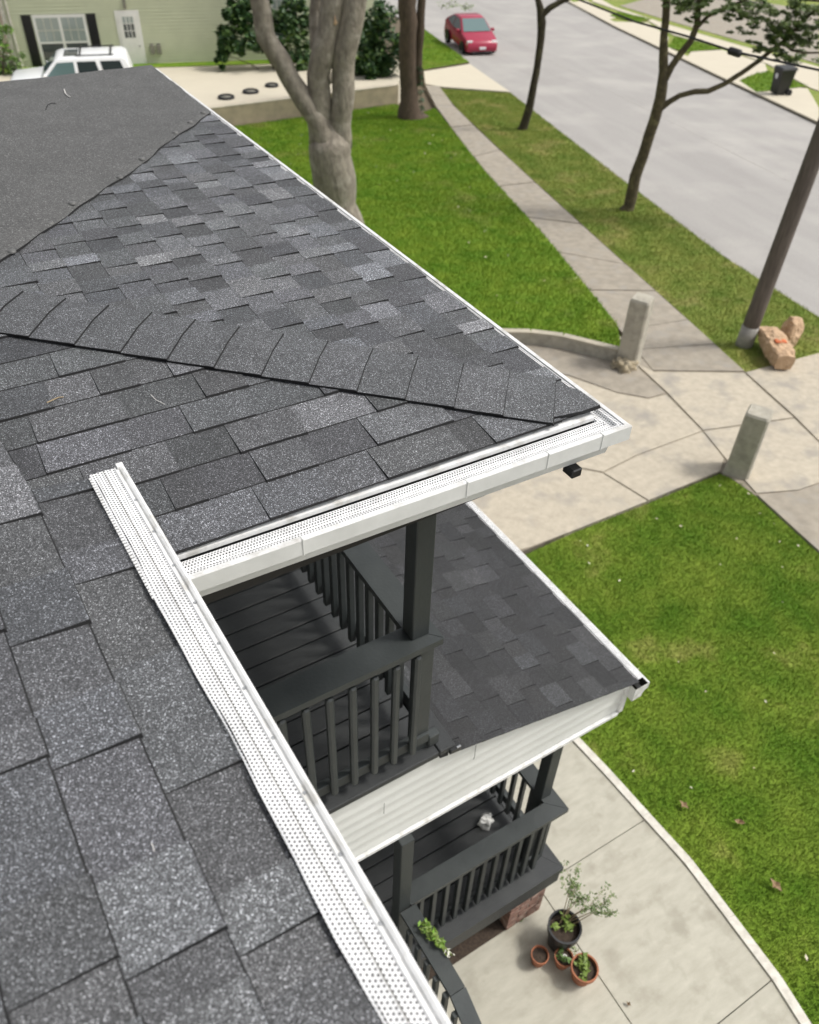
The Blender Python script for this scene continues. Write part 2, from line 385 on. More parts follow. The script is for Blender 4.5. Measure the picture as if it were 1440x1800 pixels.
# driveway slabs
dw = empty('driveway', (G(1180, 760).x, G(1180, 760).y, hill(*G(1180, 760)[:2])), kind='structure')
flat('joint_bed', [(1095, 630), (1148, 652), (1311, 654), (1440, 621), (1500, 604), (1620, 960), (1500, 1036), (1440, 971), (1331, 872), (1290, 843), (1266, 829), (932, 963), (700, 1052), (560, 950), (700, 640), (720, 560), (868, 588)], 'concrete_joint', -.004, -.15, dw)
flat('joint_bed', [('w', p.x, p.y) for p in Lp]+[('w', p.x, p.y) for p in Rp[::-1]], 'concrete_joint', -.004, -.16, sw)
for pts, mt, z in ([(1150, 655), (1308, 657), (1372, 716), (1395, 735), (1236, 757), (1172, 690), (1118, 640)], 'concrete_drive', .018), \
        ([(1237, 759), (1396, 737), (1440, 780), (1440, 849), (1405, 862), (1330, 868), (1275, 806)], 'concrete_drive', .016), \
        ([(1311, 656), (1440, 622), (1500, 605), (1560, 700), (1440, 777), (1397, 733)], 'concrete_drive', .02), \
        ([(1331, 871), (1404, 864), (1440, 852), (1560, 830), (1620, 960), (1500, 1035), (1440, 970)], 'concrete_side', .018), \
        ([(868, 588), (1090, 634), (1114, 640), (1170, 692), (1140, 700), (1085, 690), (1000, 660), (880, 640), (700, 640), (720, 560)], 'concrete_side', .012), \
        ([(1086, 692), (1140, 702), (1171, 694), (1234, 758), (1120, 800), (1060, 830), (905, 800), (880, 642), (1000, 662)], 'concrete_drive', .01), \
        ([(1235, 760), (1272, 806), (1266, 828), (1140, 880), (1062, 832), (1121, 802)], 'concrete_drive', .014), \
        ([(1060, 833), (1138, 881), (1010, 932), (932, 962), (880, 975), (780, 870), (840, 800), (903, 802)], 'concrete_drive', .008), \
        ([(878, 976), (700, 1050), (560, 950), (700, 640), (878, 642), (902, 801), (838, 799), (777, 871)], 'concrete_drive', .006):
    flat('slab', pts, mt, z, -.15, dw)
flat('slab', [(1086, 588), (1112, 612), (1149, 654), (1170, 688), (1116, 638), (1092, 632)], 'concrete_side', .015, -.15, dw)
# walkway by the porch
curb = [G(*q) for q in ((1432, 1812), (1372, 1718), (1290, 1610), (1215, 1512), (1140, 1430), (1075, 1358), (1010, 1290))]
curb = [Vector((3.6, -1.2, 0)), Vector((3.85, -.5, 0))] + curb + [Vector((4.0, 3.9, 0)), Vector((4.0, 5.1, 0))]
def cx_at(y):
    for a, b in zip(curb, curb[1:]):
        if a.y <= y <= b.y: return a.x+(b.x-a.x)*(y-a.y)/(b.y-a.y)
    return curb[-1].x
wk = empty('walkway', (3.2, 1.5, 0), kind='structure')
XJ = 2.72
jy = [-2.2, -.75, .45, 2.02, 3.5, 5.1]
for a, b in zip(jy, jy[1:]):
    ys = np.linspace(a+.004, b-.004, 6)
    flat('slab', [('w', XJ+.004+.05*(a-1), a+.004), ('w', XJ+.004+.05*(b-1), b-.004)] + [('w', cx_at(y)-.085, y) for y in ys[::-1]], 'concrete_walk', .004, -.15, wk)
    flat('slab', [('w', -.2, a+.004), ('w', -.2, b-.004), ('w', XJ-.004+.05*(b-1), b-.004), ('w', XJ-.004+.05*(a-1), a+.004)], 'concrete_walk', 0, -.15, wk)
for a, b in zip(curb, curb[1:]):
    d = (b-a).normalized(); n = Vector((d.y, -d.x, 0))
    flat('kerb_piece', [('w', a.x, a.y), ('w', b.x-d.x*.004, b.y-d.y*.004), ('w', b.x-.08*n.x-d.x*.004, b.y-.08*n.y), ('w', a.x-.08*n.x, a.y-.08*n.y)], 'concrete_edge', .022, -.15, wk)
# lawns
LAWNS = []
def lawn(pts, mat, top, dens, hgt):
    xy = gp(pts); LAWNS.append((xy, mat, top, dens, hgt))
    return flat('lawn', pts, mat, top, -.2, side='dirt')
lawn([('w', p.x+.012, p.y) for p in curb[:-1]] + [(900, 985), (1010, 935), (1140, 884), (1266, 832), (1290, 842), (1330, 872), (1440, 972), (1500, 1040), (1640, 1250), (1640, 1900), ('w', 5.5, -1.2)], 'grass_near', -.012, 7000, .027)
lawn([(330, 240), (440, 224), (695, 188), (738, 205), (765, 195), (848, 302), (958, 422), (1083, 577), (1092, 626), (1040, 618), (985, 604), (930, 597), (868, 596), (780, 608), ('w', 4.4, 10.6), ('w', 4.4, 24)], 'grass_mid', .10, 1500, .05)
lawn([(774, 155), (898, 163), (1088, 310), (1273, 450), (1440, 556), (1520, 598), (1440, 620), (1311, 653), (1202, 553), (1082, 446), (902, 283), (803, 189)], 'grass_strip', -.012, 1800, .04)
lawn([(745, 52), (825, 111), (745, 124), (700, 60)], 'grass_mid', .05, 500, .06)
for pts in ([(1300, 143), (1330, 130), (1352, 127), (1418, 153), (1330, 163)], [(1175, 84), (1186, 66), (1214, 72), (1268, 87), (1206, 92)], [(1072, 28), (1090, 22), (1145, 35), (1120, 40)]):
    lawn(pts, 'grass_mid', .035, 250, .08)
# second driveway apron, beside the far lawn patch
ap = empty('driveway', G(820, 135), kind='structure')
flat('slab', [(745, 126), (826, 113), (862, 138), (897, 162), (775, 153), (748, 148)], 'concrete_far', .02, -.15, ap)
# ------------------------------------------------------------------ the house we stand on
house = empty('house', (1.2, 2.2, 0), 'house with charcoal shingled roofs, white gutters and two dark painted porches', 'house')
def Z(r): return H + r
class Pl:
    def __init__(s, O, u, v): s.O = Vector(O); s.u = Vector(u).normalized(); s.v = Vector(v); s.v = (s.v - s.u*s.v.dot(s.u)).normalized(); s.n = s.u.cross(s.v); s.n *= 1 if s.n.z > 0 else -1
    def pt(s, a, b, h=0.0): return s.O + s.u*a + s.v*b + s.n*h
    def ab(s, p): d = Vector(p)-s.O; return d.dot(s.u), d.dot(s.v)
    def px(s, x, y): return s.ab(onplane(x, y, s.O, s.n))
TN = math.tan(math.radians(5)); TR = TN*1.295/1.505
EX, EZ = 1.654, Z(-1.478)
pN = Pl((0, 1.5575, EZ), (1, -.025, 0), (.025, 1, TN))
pR = Pl((EX, 0, EZ), (0, 1, 0), (-1, 0, TR))
pM = Pl((.203, .55, Z(-1.354)), (-.02, 1, 0), (-1, -.02, math.tan(math.radians(8))))
TL = .2465
pL = Pl((2.94, 0, Z(-4.2)), (0, 1, 0), (-1, 0, TL))
APEX = Vector((EX-3.12, 1.516+.8605*3.12, EZ+.8605*3.12*TN)); FY = 5.93
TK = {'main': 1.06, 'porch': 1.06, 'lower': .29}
SKA = {'main': .003, 'porch': .0022, 'lower': .003}; SKB = {'main': .0042, 'porch': .0035, 'lower': .0045}
SH = []                                    # every shingle: (roof key, polygon corners, tone)
def tone(key=None):
    r = random.random()
    k = random.uniform(.60, .74) if r < .25 else random.uniform(.78, 1.0) if r < .65 else random.uniform(1.0, 1.25) if r < .88 else random.uniform(1.3, 1.75)
    if key == 'main': k = .96+(k-1)*.55
    if key == 'porch': k = max(.55, 1.03+(k-1)*1.15)
    return (k*random.uniform(.98, 1.02), k, k*random.uniform(.98, 1.04))
def course(key, pl, b0, e, breaks, t, clp, lifts=None, tones=None):
    """one row of shingle tabs between the given joints, every second tab the thicker laminate"""
    for i, (a0, a1) in enumerate(zip(breaks, breaks[1:])):
        lift = lifts[i] if lifts else (i % 2 == 0)
        tt = t*(1.0 if lift else .38) * random.uniform(.85, 1.15)
        bb = b0 - (.003 if lift else 0) + random.uniform(-.002, .002)
        hh = lambda b: max(.0008, tt*(1-(b-b0)/(e+.03)))
        for cl_ in (clp if isinstance(clp[0], list) else [clp]):
            quad = clip([(a0, bb), (a1, bb), (a1, b0+e+.025), (a0, b0+e+.025)], cl_)
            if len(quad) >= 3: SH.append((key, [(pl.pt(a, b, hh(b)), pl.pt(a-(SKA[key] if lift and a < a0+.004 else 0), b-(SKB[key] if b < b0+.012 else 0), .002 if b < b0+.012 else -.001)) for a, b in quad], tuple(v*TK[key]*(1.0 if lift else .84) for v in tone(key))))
def rnd_breaks(a0, a1, lo, hi, ph=None):
    o = [a0 + (ph if ph is not None else random.uniform(0, lo))-hi]
    while o[-1] < a1: o.append(o[-1]+random.uniform(lo, hi))
    return o
def ccw(poly):
    ar = sum(poly[i][0]*poly[(i+1) % len(poly)][1]-poly[(i+1) % len(poly)][0]*poly[i][1] for i in range(len(poly)))
    return poly if ar > 0 else poly[::-1]
# near face of the porch roof
clN = ccw([(-1.7, -.012), (EX+.01, -.012), pN.ab(APEX), (-1.7, pN.ab(APEX)[1])])
for k in range(17):
    course('porch', pN, k*.138, .138, rnd_breaks(-.3, 1.7-k*.16, .09, .27), .0085, clN)
# street face of the porch roof, bare of shingles where the felt lies
FELT = [(-140, 562), (-60, 508), (0, 466), (30, 446), (130, 374), (172, 346), (245, 296), (300, 251), (371, 201)]
fl = [pR.px(*q) for q in FELT]
_d = (Vector(fl[2])-Vector(fl[-1])).normalized(); _o = Vector((_d.y, -_d.x)); _o *= .16 if _o.x > 0 else -.16
_p, _q = Vector(fl[-1])+_o-_d*3, Vector(fl[2])+_o+_d*3
clR = clip(ccw([(1.50, -.016), (FY, -.016), pR.ab(APEX)]), ccw([tuple(_p), tuple(_q), tuple(_q-_o*40), tuple(_p-_o*40)]))
for k in range(21):
    course('porch', pR, k*.1235, .1235, rnd_breaks(1.2, 6.1, .065, .155), .009, clR)
# main roof, joints as seen
vb = [pM.ab((x, y, 0))[0] for x, y in ((.177, 1.88),)]
YB = pM.px(160, 850)[0]; P0 = pM.px(52, 862); P1 = pM.px(0, 775)
clMa = ccw([(-3.2, -.01), (YB, -.01), P0, (-3.2, P0[1])]); DG = (P1[0]-P0[0])/(P1[1]-P0[1])
clMb = ccw([(-3.2, P0[1]), P0, (P0[0]+DG*2.4, P0[1]+2.4), (-3.2, P0[1]+2.4)])
clM = [(-3.2, -.01), (YB, -.01), P0, (P0[0]+DG*2.4, P0[1]+2.4), (-3.2, P0[1]+2.4)]
J = {0: [(212, 950), (240, 1000), (320, 1140), (432, 1338), (525, 1508), (560, 1608), (612, 1680)],
     1: [(62, 910), (108, 1008), (155, 1098), (205, 1205), (240, 1300), (335, 1482), (385, 1640), (425, 1720)],
     2: [(0, 1115), (68, 1265), (90, 1330), (170, 1535), (215, 1680), (250, 1790)],
     3: [(0, 1590), (45, 1770)]}
for k in range(17):
    if k in J:
        br = sorted(pM.px(*q)[0] for q in J[k]); br = [br[0]-1.2-.3*i for i in range(3, 0, -1)] + br
        while br[-1] < YB+.3: br.append(br[-1]+random.uniform(.16, .3))
    else: br = rnd_breaks(-3, 2.6, .14, .36)
    course('main', pM, k*.153, .153, br, .0125, [clMa, clMb])
# lower porch roof
LB = (2.94-1.50)*math.hypot(1, TL)
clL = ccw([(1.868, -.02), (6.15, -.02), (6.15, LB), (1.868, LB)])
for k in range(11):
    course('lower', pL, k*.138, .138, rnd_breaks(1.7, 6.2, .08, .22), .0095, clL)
# roof bodies
roofM = MB(); a = [pM.pt(*q, -.004) for q in clM]; dz = Vector((0, 0, -.11))
roofM.face(a); roofM.face([p+dz for p in a][::-1])
for i in range(len(a)): j = (i+1) % len(a); roofM.face([a[i], a[i]+dz, a[j]+dz, a[j]])
roofs = {'main': tag(roofM.build('roof', ['roof_deck'], house), 'charcoal shingled roof beside the white gutter guard')}
rp = MB(); c1 = Vector((EX-.02, pN.pt(EX, 0).y+.02, EZ-.006)); c2 = Vector((EX-.02, FY-.02, EZ-.006)); c3 = Vector((APEX.x, FY-.02, EZ-.006)); c4 = Vector((APEX.x-.3, 1.58, EZ-.006)); ap_ = APEX-Vector((0, 0, .012))
rp.face([c1, c2, ap_]); rp.face([c4, c1, ap_]); rp.face([c2, c3, ap_]); dz = Vector((0, 0, -.09))
q = [c1, c2, c3, c4]
for i in range(4): j = (i+1) % 4; rp.face([q[i], q[i]+dz, q[j]+dz, q[j]], 1)
rp.face([p+dz for p in q][::-1], 1)
roofs['porch'] = tag(rp.build('roof', ['roof_deck', 'soffit'], house), 'hipped grey shingled roof over the upper porch')
rl = MB(); q = [pL.pt(1.885, -.012, -.004), pL.pt(6.1, -.012, -.004), pL.pt(6.1, LB+.05, -.004), pL.pt(1.885, LB+.05, -.004)]; dz = Vector((0, 0, -.03))
rl.face(q); rl.face([p+dz for p in q][::-1])
for i in range(4): j = (i+1) % 4; rl.face([q[i], q[i]+dz, q[j]+dz, q[j]])
roofs['lower'] = tag(rl.build('roof', ['roof_deck'], house), 'dark shingled roof of the lower porch')
# hip caps: folded pieces laid from the corner upward
hipdir2 = Vector((APEX.x-EX, APEX.y-pN.pt(EX, 0).y)); hl = hipdir2.length; hd = hipdir2/hl
tip = Vector((EX+.004, pN.pt(EX, 0).y-.004))
def hz(x, y):                               # roof surface height
    zn = pN.O.z + (y - (1.5575-.025*x))*TN; zr = EZ + (EX-x)*TR
    return min(zn, zr)
SC = .153; sid = Vector((hd.y, -hd.x))      # towards the street face
capm = []
for k in range(19):
    s0, s1 = k*SC-.012, (k+1)*SC+.05
    for_pts = []
    tt = .009; kk = tone(); kk = tuple(.93+(v-1)*.3 for v in kk)
    top = []; bot = []
    for s, lift in ((s0, tt), (s1, .002)):
        for wv in (-.128, -.108, -.02, 0, .02, .108, .128):
            p = tip + hd*s + sid*wv
            if k == 0 and s == s0:                    # first piece is trimmed along both eaves
                p.x = min(p.x, EX+.004); p.y = max(p.y, pN.pt(EX, 0).y-.006-.025*(p.x-EX))
            fold = .002*max(0, 1-abs(wv)/.05)
            z = hz(p.x, p.y); top.append(Vector((p.x, p.y, z+.0085+lift*1.0+fold))); _b = p-hd*(.0055 if s == s0 else 0); bot.append(Vector((_b.x, _b.y, z+(.0065 if s == s0 else .006))))
    capm.append((top, bot, kk))
for k, (top, bot, kk) in enumerate(capm):
    m = MB()
    for i in range(6): m.face([top[i], top[i+1], top[i+8], top[i+7]][::-1], 0, kk)
    for i in range(6): m.face([bot[i], bot[i+1], top[i+1], top[i]], 1); m.face([bot[i+7], bot[i+8], top[i+8], top[i+7]], 1)
    for i in (0, 6): m.face([bot[i], bot[i+7], top[i+7], top[i]], 1)
    cen = sum(top, Vector())/14
    o = m.build('hip_cap', ['granules', 'asphalt_edge'], roofs['porch'], origin=cen, merge=True)
# shingles: the 300 that show largest are pieces, the rest stay together
def area(rec):
    pts = [project(t) for t, b in rec[1]]
    if any(p[2] < .2 for p in pts): return 0
    xs = [min(max(p[0], 0), 1440) for p in pts]; ys = [min(max(p[1], 0), 1800) for p in pts]
    n = len(pts); ar = abs(sum(xs[i]*ys[(i+1) % n]-xs[(i+1) % n]*ys[i] for i in range(n)))/2
    cxp, cyp = sum(p[0] for p in pts)/n, sum(p[1] for p in pts)/n
    if rec[0] == 'lower' and (cyp < 1140-.353*cxp or (cxp < 775 and cyp > 1100)): ar *= .01
    if rec[0] == 'porch' and cyp > 500 and cxp < 40: ar *= .5
    return ar
SH.sort(key=area, reverse=True)
def shingle_into(m, rec):
    top = [t for t, b in rec[1]]; bot = [b for t, b in rec[1]]; n = len(top)
    nn = (top[1]-top[0]).cross(top[2]-top[0])
    if nn.z < 0: top = top[::-1]; bot = bot[::-1]
    m.face(top, 0, rec[2])
    for i in range(n): j = (i+1) % n; m.face([bot[i], bot[j], top[j], top[i]], 1)
rest = {k: MB() for k in roofs}
for i, rec in enumerate(SH):
    if i < 300:
        m = MB(); shingle_into(m, rec); c = sum((t for t, b in rec[1]), Vector())/len(rec[1])
        m.build('shingle', ['granules', 'asphalt_edge'], roofs[rec[0]], origin=c)
    else: shingle_into(rest[rec[0]], rec)
for k, m in rest.items():
    if m.v: tag(m.build('shingle_field', ['granules', 'asphalt_edge'], roofs[k]), kind='stuff')
# felt underlay on the far part of the porch roof
ft = MB(); NB, NF = 60, 34
bp = []
fx = [pR.pt(*q) for q in fl]
cum = [0]
for a, b in zip(fx, fx[1:]): cum.append(cum[-1]+(b-a).length)
def bcurve(t):
    L = t*cum[-1]
    for i in range(len(fx)-1):
        if L <= cum[i+1]+1e-9: return fx[i].lerp(fx[i+1], (L-cum[i])/(cum[i+1]-cum[i]))
    return fx[-1]
fc1 = onplane(240, 117, pR.O+pR.n*.02, pR.n); fc1.z = 0; fc1.x = EX; _f = onplane(0, 147, pR.O+pR.n*.02, pR.n); fc0 = fc1+(Vector((_f.x, _f.y, 0))-fc1)*1.75
grid = []
for i in range(NB+1):
    t = i/NB; b = bcurve(t); f = fc0.lerp(fc1, t)
    wob = .006*math.sin(t*23)+.005*math.sin(t*57+1)
    for j in range(NF+1):
        s = j/NF; p = b.lerp(f, s); p.x += wob*(1-s)
        z = EZ + (EX-p.x)*TR
        h = .016 + .010*mnoise.noise(Vector((p.x*1.3, p.y*2.2, 3))) + .004*mnoise.noise(Vector((p.x*5, p.y*6, 9)))
        h += .007/(1+math.exp(-(s-.43)*70)) + .006/(1+math.exp(-(s-.72)*70))
        if j == 0: h = .012
        grid.append(Vector((p.x, p.y, z+max(h, .010))))
W_ = NF+1
ft.mesh(grid, [(i*W_+j, i*W_+j+1, (i+1)*W_+j+1, (i+1)*W_+j) for i in range(NB) for j in range(NF)], 0)
ed = [grid[i*W_] for i in range(NB+1)]
ft.mesh(ed + [p-Vector((0, 0, .012)) for p in ed], [(i, i+1, NB+2+i, NB+1+i) for i in range(NB)], 1)
felt = tag(ft.build('underlay_felt', ['felt', 'asphalt_edge'], house, smooth=True), 'dark grey roofing felt laid over the far part of the porch roof')
nm = MB(); nm.lathe([(.0005, .005), (.009, .0045), (.0145, .002), (.0155, -.004)], (0, 0, 0), 12)
nail = nm.build('nail', 'nail_cap', felt, smooth=True, origin=(0, 0, 0)); nailme = nail.data; first = True
for q in ((20, 440), (87, 391), (127, 359), (210, 310), (249, 280), (308, 232), (334, 216), (357, 199)):
    p = onplane(q[0], q[1]-1, pR.O+pR.n*.02, pR.n); o = nail if first else place('nail', nailme, felt); first = False
    # sit on the sheet
    best = min(grid, key=lambda g: (g.x-p.x)**2+(g.y-p.y)**2)
    o.location = Vector((p.x, p.y, EZ+(EX-p.x)*TR+(best.z-(EZ+(EX-best.x)*TR))+.003)) - absloc(felt); o.scale = (1, 1, 1)
# ---- gutters
def strip(m, A, B, prof, out, mi=0, uvo=0.0, seg=1, kA=0, kB=0):
    """prof: [(outward, up)...] swept from A to B; OUT is the outward direction"""
    A, B, out = Vector(A), Vector(B), Vector(out); L = (B-A).length
    d = 0.0; dr = (B-A).normalized()
    for (o0, z0), (o1, z1) in zip(prof, prof[1:]):
        dl = math.hypot(o1-o0, z1-z0)
        for k in range(seg):
            p, q = A.lerp(B, k/seg), A.lerp(B, (k+1)/seg)
            ka = kA if k == 0 else 0; kb = kB if k == seg-1 else 0
            m.face([p+(out+dr*ka)*o0+Vector((0, 0, z0)), q+(out+dr*kb)*o0+Vector((0, 0, z0)), q+(out+dr*kb)*o1+Vector((0, 0, z1)), p+(out+dr*ka)*o1+Vector((0, 0, z1))], mi, None,
                   [(L*k/seg, d+uvo), (L*(k+1)/seg, d+uvo), (L*(k+1)/seg, d+dl+uvo), (L*k/seg, d+dl+uvo)])
        d += dl
KFACE = [(-.012, .0), (-.012, .006), (0, .008), (.004, .003), (.004, -.048), (-.002, -.054), (-.022, -.062), (-.036, -.085), (-.040, -.115), (-.085, -.118)]
def kgutter(name, A, B, out, width, endcaps=(False, False), label=None, kA=0, kB=0):
    m = MB(); K = dict(kA=kA, kB=kB); A, B, out = Vector(A), Vector(B), Vector(out)
    strip(m, A, B, KFACE[:4], out, 1, **K); strip(m, A, B, KFACE[3:], out, 0, **K)
    strip(m, A, B, [(-.012, .0), (-.014, -.05), (-.045, -.10), (-width+.004, -.10)], out, 2, **K)     # inside, coloured near-black like the back wall
    strip(m, A, B, [(-.085, -.118), (-width, -.118)], out, 0, **K); strip(m, A, B, [(-width, -.118), (-width, .004)], out, 2, **K); strip(m, A, B, [(-width-.002, -.118), (-width-.002, .004)], out, 0, **K)
    for P_, on in ((A, endcaps[0]), (B, endcaps[1])):
        if on: m.face([P_+out*o+Vector((0, 0, z)) for o, z in KFACE[2:]+[(-width, -.118), (-width, .002)]], 1)
    return tag(m.build(name, ['gutter_face', 'white_metal', 'gutter_inside'], house), label)
# upper porch, end eave and street eave
GP = [(-.074, -.012), (-.070, -.001), (-.058, .001), (-.052, -.010), (-.040, -.015), (-.032, -.011), (-.027, -.001), (-.012, .002)]
ud = Vector((1, -.035, 0)).normalized(); od = Vector((-.035, -1, 0)).normalized()
gA = Vector((.12, 1.466, EZ-.020)); gB = gA + ud*((EX+.052-.12)/ud.x)
g1 = kgutter('gutter', gA, gB, od, .105, (True, False), 'white gutter along the end eave of the upper porch roof', kB=1)
m = MB(); strip(m, gA, gB, GP, od, 0, seg=1, kB=1)
o = m.build('gutter_guard', ['perforated_white'], g1)
m = MB(); strip(m, gA, gB-ud*.075, [(-.150, .016), (-.086, .006), (-.084, -.006)], od, 0); m.build('drip_edge', ['white_metal'], g1)
m = MB()
for k in range(4):
    p = gA.lerp(gB, [.30, .62, .80, .93][k]); m.box(p+Vector((-.0015, -.006, -.05)), p+Vector((.0015, .010, .009)))
m.build('seam', 'gutter_face', g1)
rA = gB + Vector((0, .0, 0)); rB = Vector((EX+.05, FY+.05, EZ-.020)); rA = Vector((EX+.05, gB.y, gB.z))
g2 = kgutter('gutter', rA, rB, (1, 0, 0), .105, (False, True), 'white gutter along the street eave of the upper porch roof', kA=-1)
m = MB(); strip(m, rA, rB, GP, (1, 0, 0), 0, kA=-1); m.build('gutter_guard', ['perforated_white'], g2)
# frieze boards and underside of the upper porch roof
bx('frieze_board', (.0, 1.545, EZ-.22), (EX-.12, 1.585, EZ-.10), 'black_metal', house, 0)
bx('frieze_board', (EX-.16, 1.55, EZ-.22), (EX-.12, FY, EZ-.10), 'black_metal', house, 0)
bx('beam', (.1, 1.93, EZ-.26), (1.40, 2.05, EZ-.09), 'post_paint', house)
bx('beam', (1.26, 1.95, EZ-.26), (1.40, 6.0, EZ-.09), 'post_paint', house)
bx('downspout_bracket', (1.512, 1.425, EZ-.168), (1.552, 1.475, EZ-.135), 'black_metal', house, .004)
# main eave gutter with its guard, the far end of the guard sticking out free
mu = pM.u; mo = Vector((mu.y, -mu.x, 0))
def onmain(y, off): p = pM.O + mu*((y-.55)/mu.y); return Vector((p.x, p.y, p.z)) + mo*off
mg = kgutter('gutter', onmain(-2.5, .071)+Vector((0, 0, -.014)), onmain(1.42, .071)+Vector((0, 0, -.014)), mo, .12, (False, True), 'white gutter on the eave below the camera')
def guard(y0, y1, dz, free):
    A, B = onmain(y0, 0)+Vector((0, 0, dz)), onmain(y1, 0)+Vector((0, 0, dz)); m = MB(); n = max(2, int((y1-y0)/.07)); u = 0
    base = [(-.012, .011), (-.004, .0125), (.0005, .010), (.028, .011), (.0285, .0095), (.030, .0095), (.0305, .011), (.064, .007)]
    lip = [(.064, .007), (.0645, .010), (.067, .010), (.067, .004), (.078, .002), (.080, .009), (.087, .012), (.094, .009), (.095, -.004)]
    base, lip = ([(o*.81, z) for o, z in q] for q in (base, lip))
    for prof, mi, uo in ((base, 0, 0), (lip, 1, 0)):
        for k in range(n):
            p, q = A.lerp(B, k/n), A.lerp(B, (k+1)/n)
            wv = lambda t: .0022*math.sin(t*9.1)+.0014*math.sin(t*23)
            for (o0, z0), (o1, z1) in zip(prof, prof[1:]):
                up0 = Vector((0, 0, z0)); up1 = Vector((0, 0, z1)); ya, yb = p.y, q.y
                e0 = wv(ya) if o0 < .0 else 0; e1 = wv(yb) if o0 < .0 else 0
                v0, v1 = o0-.0, o1-.0
                m.face([p+mo*(o0+e0)+up0, q+mo*(o0+e1)+up0, q+mo*o1+up1, p+mo*o1+up1], mi, None, [(p.y, v0), (q.y, v0), (q.y, v1), (p.y, v1)])
    sm_ = [onmain(y0+(y1-y0)*k/8, .0237)+Vector((0, 0, dz+.0108)) for k in range(9)]; m.tube(sm_, .0007, 4, 3)
    if free:                                     # toothed hem of the loose end
        for k in range(int((y1-y0)/.011)):
            y = y0+k*.011
            if y < 1.28: continue
            p = onmain(y, -.0095)+Vector((0, 0, dz+.010)); m.box(p+Vector((-.006, 0, -.002)), p+Vector((.002, .0065, .001)), 1)
        B2 = B + Vector((0, 0, .0)); m.box(B2+mo*.063+Vector((-.004, -.004, -.004)), B2+mo*.063+Vector((.013, .012, .012)), 1)
    for k in range(int((y1-y0)/.13)):
        p = onmain(y0+.06+k*.13, .0588)+Vector((0, 0, dz+.0032)); m.lathe([(.0005, .0025), (.003, .0022), (.0042, 0)], p, 8, 2)
    return m.build('gutter_guard', ['perforated_white', 'white_metal', 'galv_metal', 'grey_box'], mg)
tag(guard(-2.4, .405, .0065, False), 'lower length of white perforated gutter guard')
tag(guard(.395, pM.px(190, 840)[0]+.55, .010, True), 'upper length of white perforated gutter guard with a free end')
# walls of the house behind the porches
m = MB(); m.prism([(-.10, -4), (-.10, 6.6), (-6, 6.6), (-6, -4)], lambda x, y: zg(x, y)-.2, lambda x, y: Z(-1.47))
m.build('wall', 'wall_white', house)
bx('fascia', (.105, -2.6, Z(-1.60)), (.125, 1.44, Z(-1.475)), 'white_metal', house, 0)
# ---- upper porch deck
DK = Z(-3.80)
deck = empty('deck', (.7, 3.5, DK), kind=None, parent=house); tag(deck, 'dark painted board floor of the upper porch')
y = 2.736-.1437*5; n = 0
while y < 6.1:
    bx('board', (-.09, y+.005, DK-.028), (1.43, y+.1437-.005, DK+random.uniform(-.0015, .0015)), 'deck_paint', deck, .004); y += .1437; n += 1
bx('joist', (-.09, 1.96, DK-.20), (1.44, 6.1, DK-.045), 'black_metal', deck, 0)
bx('nosing', (.02, 1.882, DK-.042), (1.44, 1.985, DK+.003), 'deck_paint', deck, .006)
bx('nosing', (1.445, 1.882, DK-.042), (1.542, 6.1, DK+.003), 'deck_paint', deck, .006)
# railing, end side and street side
RZ = Z(-2.85)
rl1 = tag(empty('railing', (.7, 1.95, DK), parent=house), 'dark railing on the near end of the upper porch')
def mitre(name, poly, z0, z1, parent, mat='rail_paint'):
    m = MB(); m.prism(poly, z0, z1); o = m.build(name, mat, parent)
    bv = o.modifiers.new('bevel', 'BEVEL'); bv.width = .005; bv.segments = 1; bv.limit_method = 'ANGLE'; return o
mitre('cap', [(-.08, 1.884), (1.412, 1.884), (1.2745, 2.030), (-.08, 2.034)], RZ-.038, RZ, rl1)
bx('top_rail', (-.08, 1.938, RZ-.128), (1.375, 1.976, RZ-.039), 'rail_paint', rl1)
bx('bottom_rail', (-.08, 1.930, DK+.075), (1.40, 1.968, DK+.150), 'rail_paint', rl1)
x = 1.292; k = 0
while x > -.05:
    o = bx('baluster', (x-.018, 1.897, DK+.075), (x+.018, 1.933, RZ-.085), 'rail_paint', rl1, .009); o.rotation_euler = (random.uniform(-.004, .004), random.uniform(-.006, .006), 0); x -= .111
bx('post_stub', (1.325, 1.945, DK), (1.405, 2.02, RZ-.04), 'rail_paint', rl1)
rl2 = tag(empty('railing', (1.34, 3.9, DK), parent=house), 'dark railing on the street side of the upper porch')
mitre('cap', [(1.412, 1.888), (1.412, 6.0), (1.2765, 6.0), (1.2765, 2.032)], RZ-.0385, RZ-.0005, rl2)
bx('top_rail', (1.372, 2.05, RZ-.128), (1.402, 6.0, RZ-.039), 'rail_paint', rl2)
bx('bottom_rail', (1.383, 2.05, DK+.155), (1.420, 6.0, DK+.240), 'rail_paint', rl2)
y = 2.16
while y < 5.9:
    bx('baluster', (1.335, y-.018, DK+.13), (1.371, y+.018, RZ-.042), 'rail_paint', rl2, .004); y += .104
bx('rail_foot', (1.40, 1.925, DK+.02), (1.465, 1.975, DK+.11), 'rail_paint', rl2, .006)
m = MB(); m.box((1.277, 1.9405, RZ+.0005), (1.366, 2.029, EZ-.09)); po = m.build('post', 'post_paint', house)
bv = po.modifiers.new('bevel', 'BEVEL'); bv.width = .004; bv.segments = 1
tag(po, 'dark painted square post on the railing corner of the upper porch')
bx('post', (1.277, 5.85, RZ+.0005), (1.366, 5.94, EZ-.09), 'post_paint', house, .004)
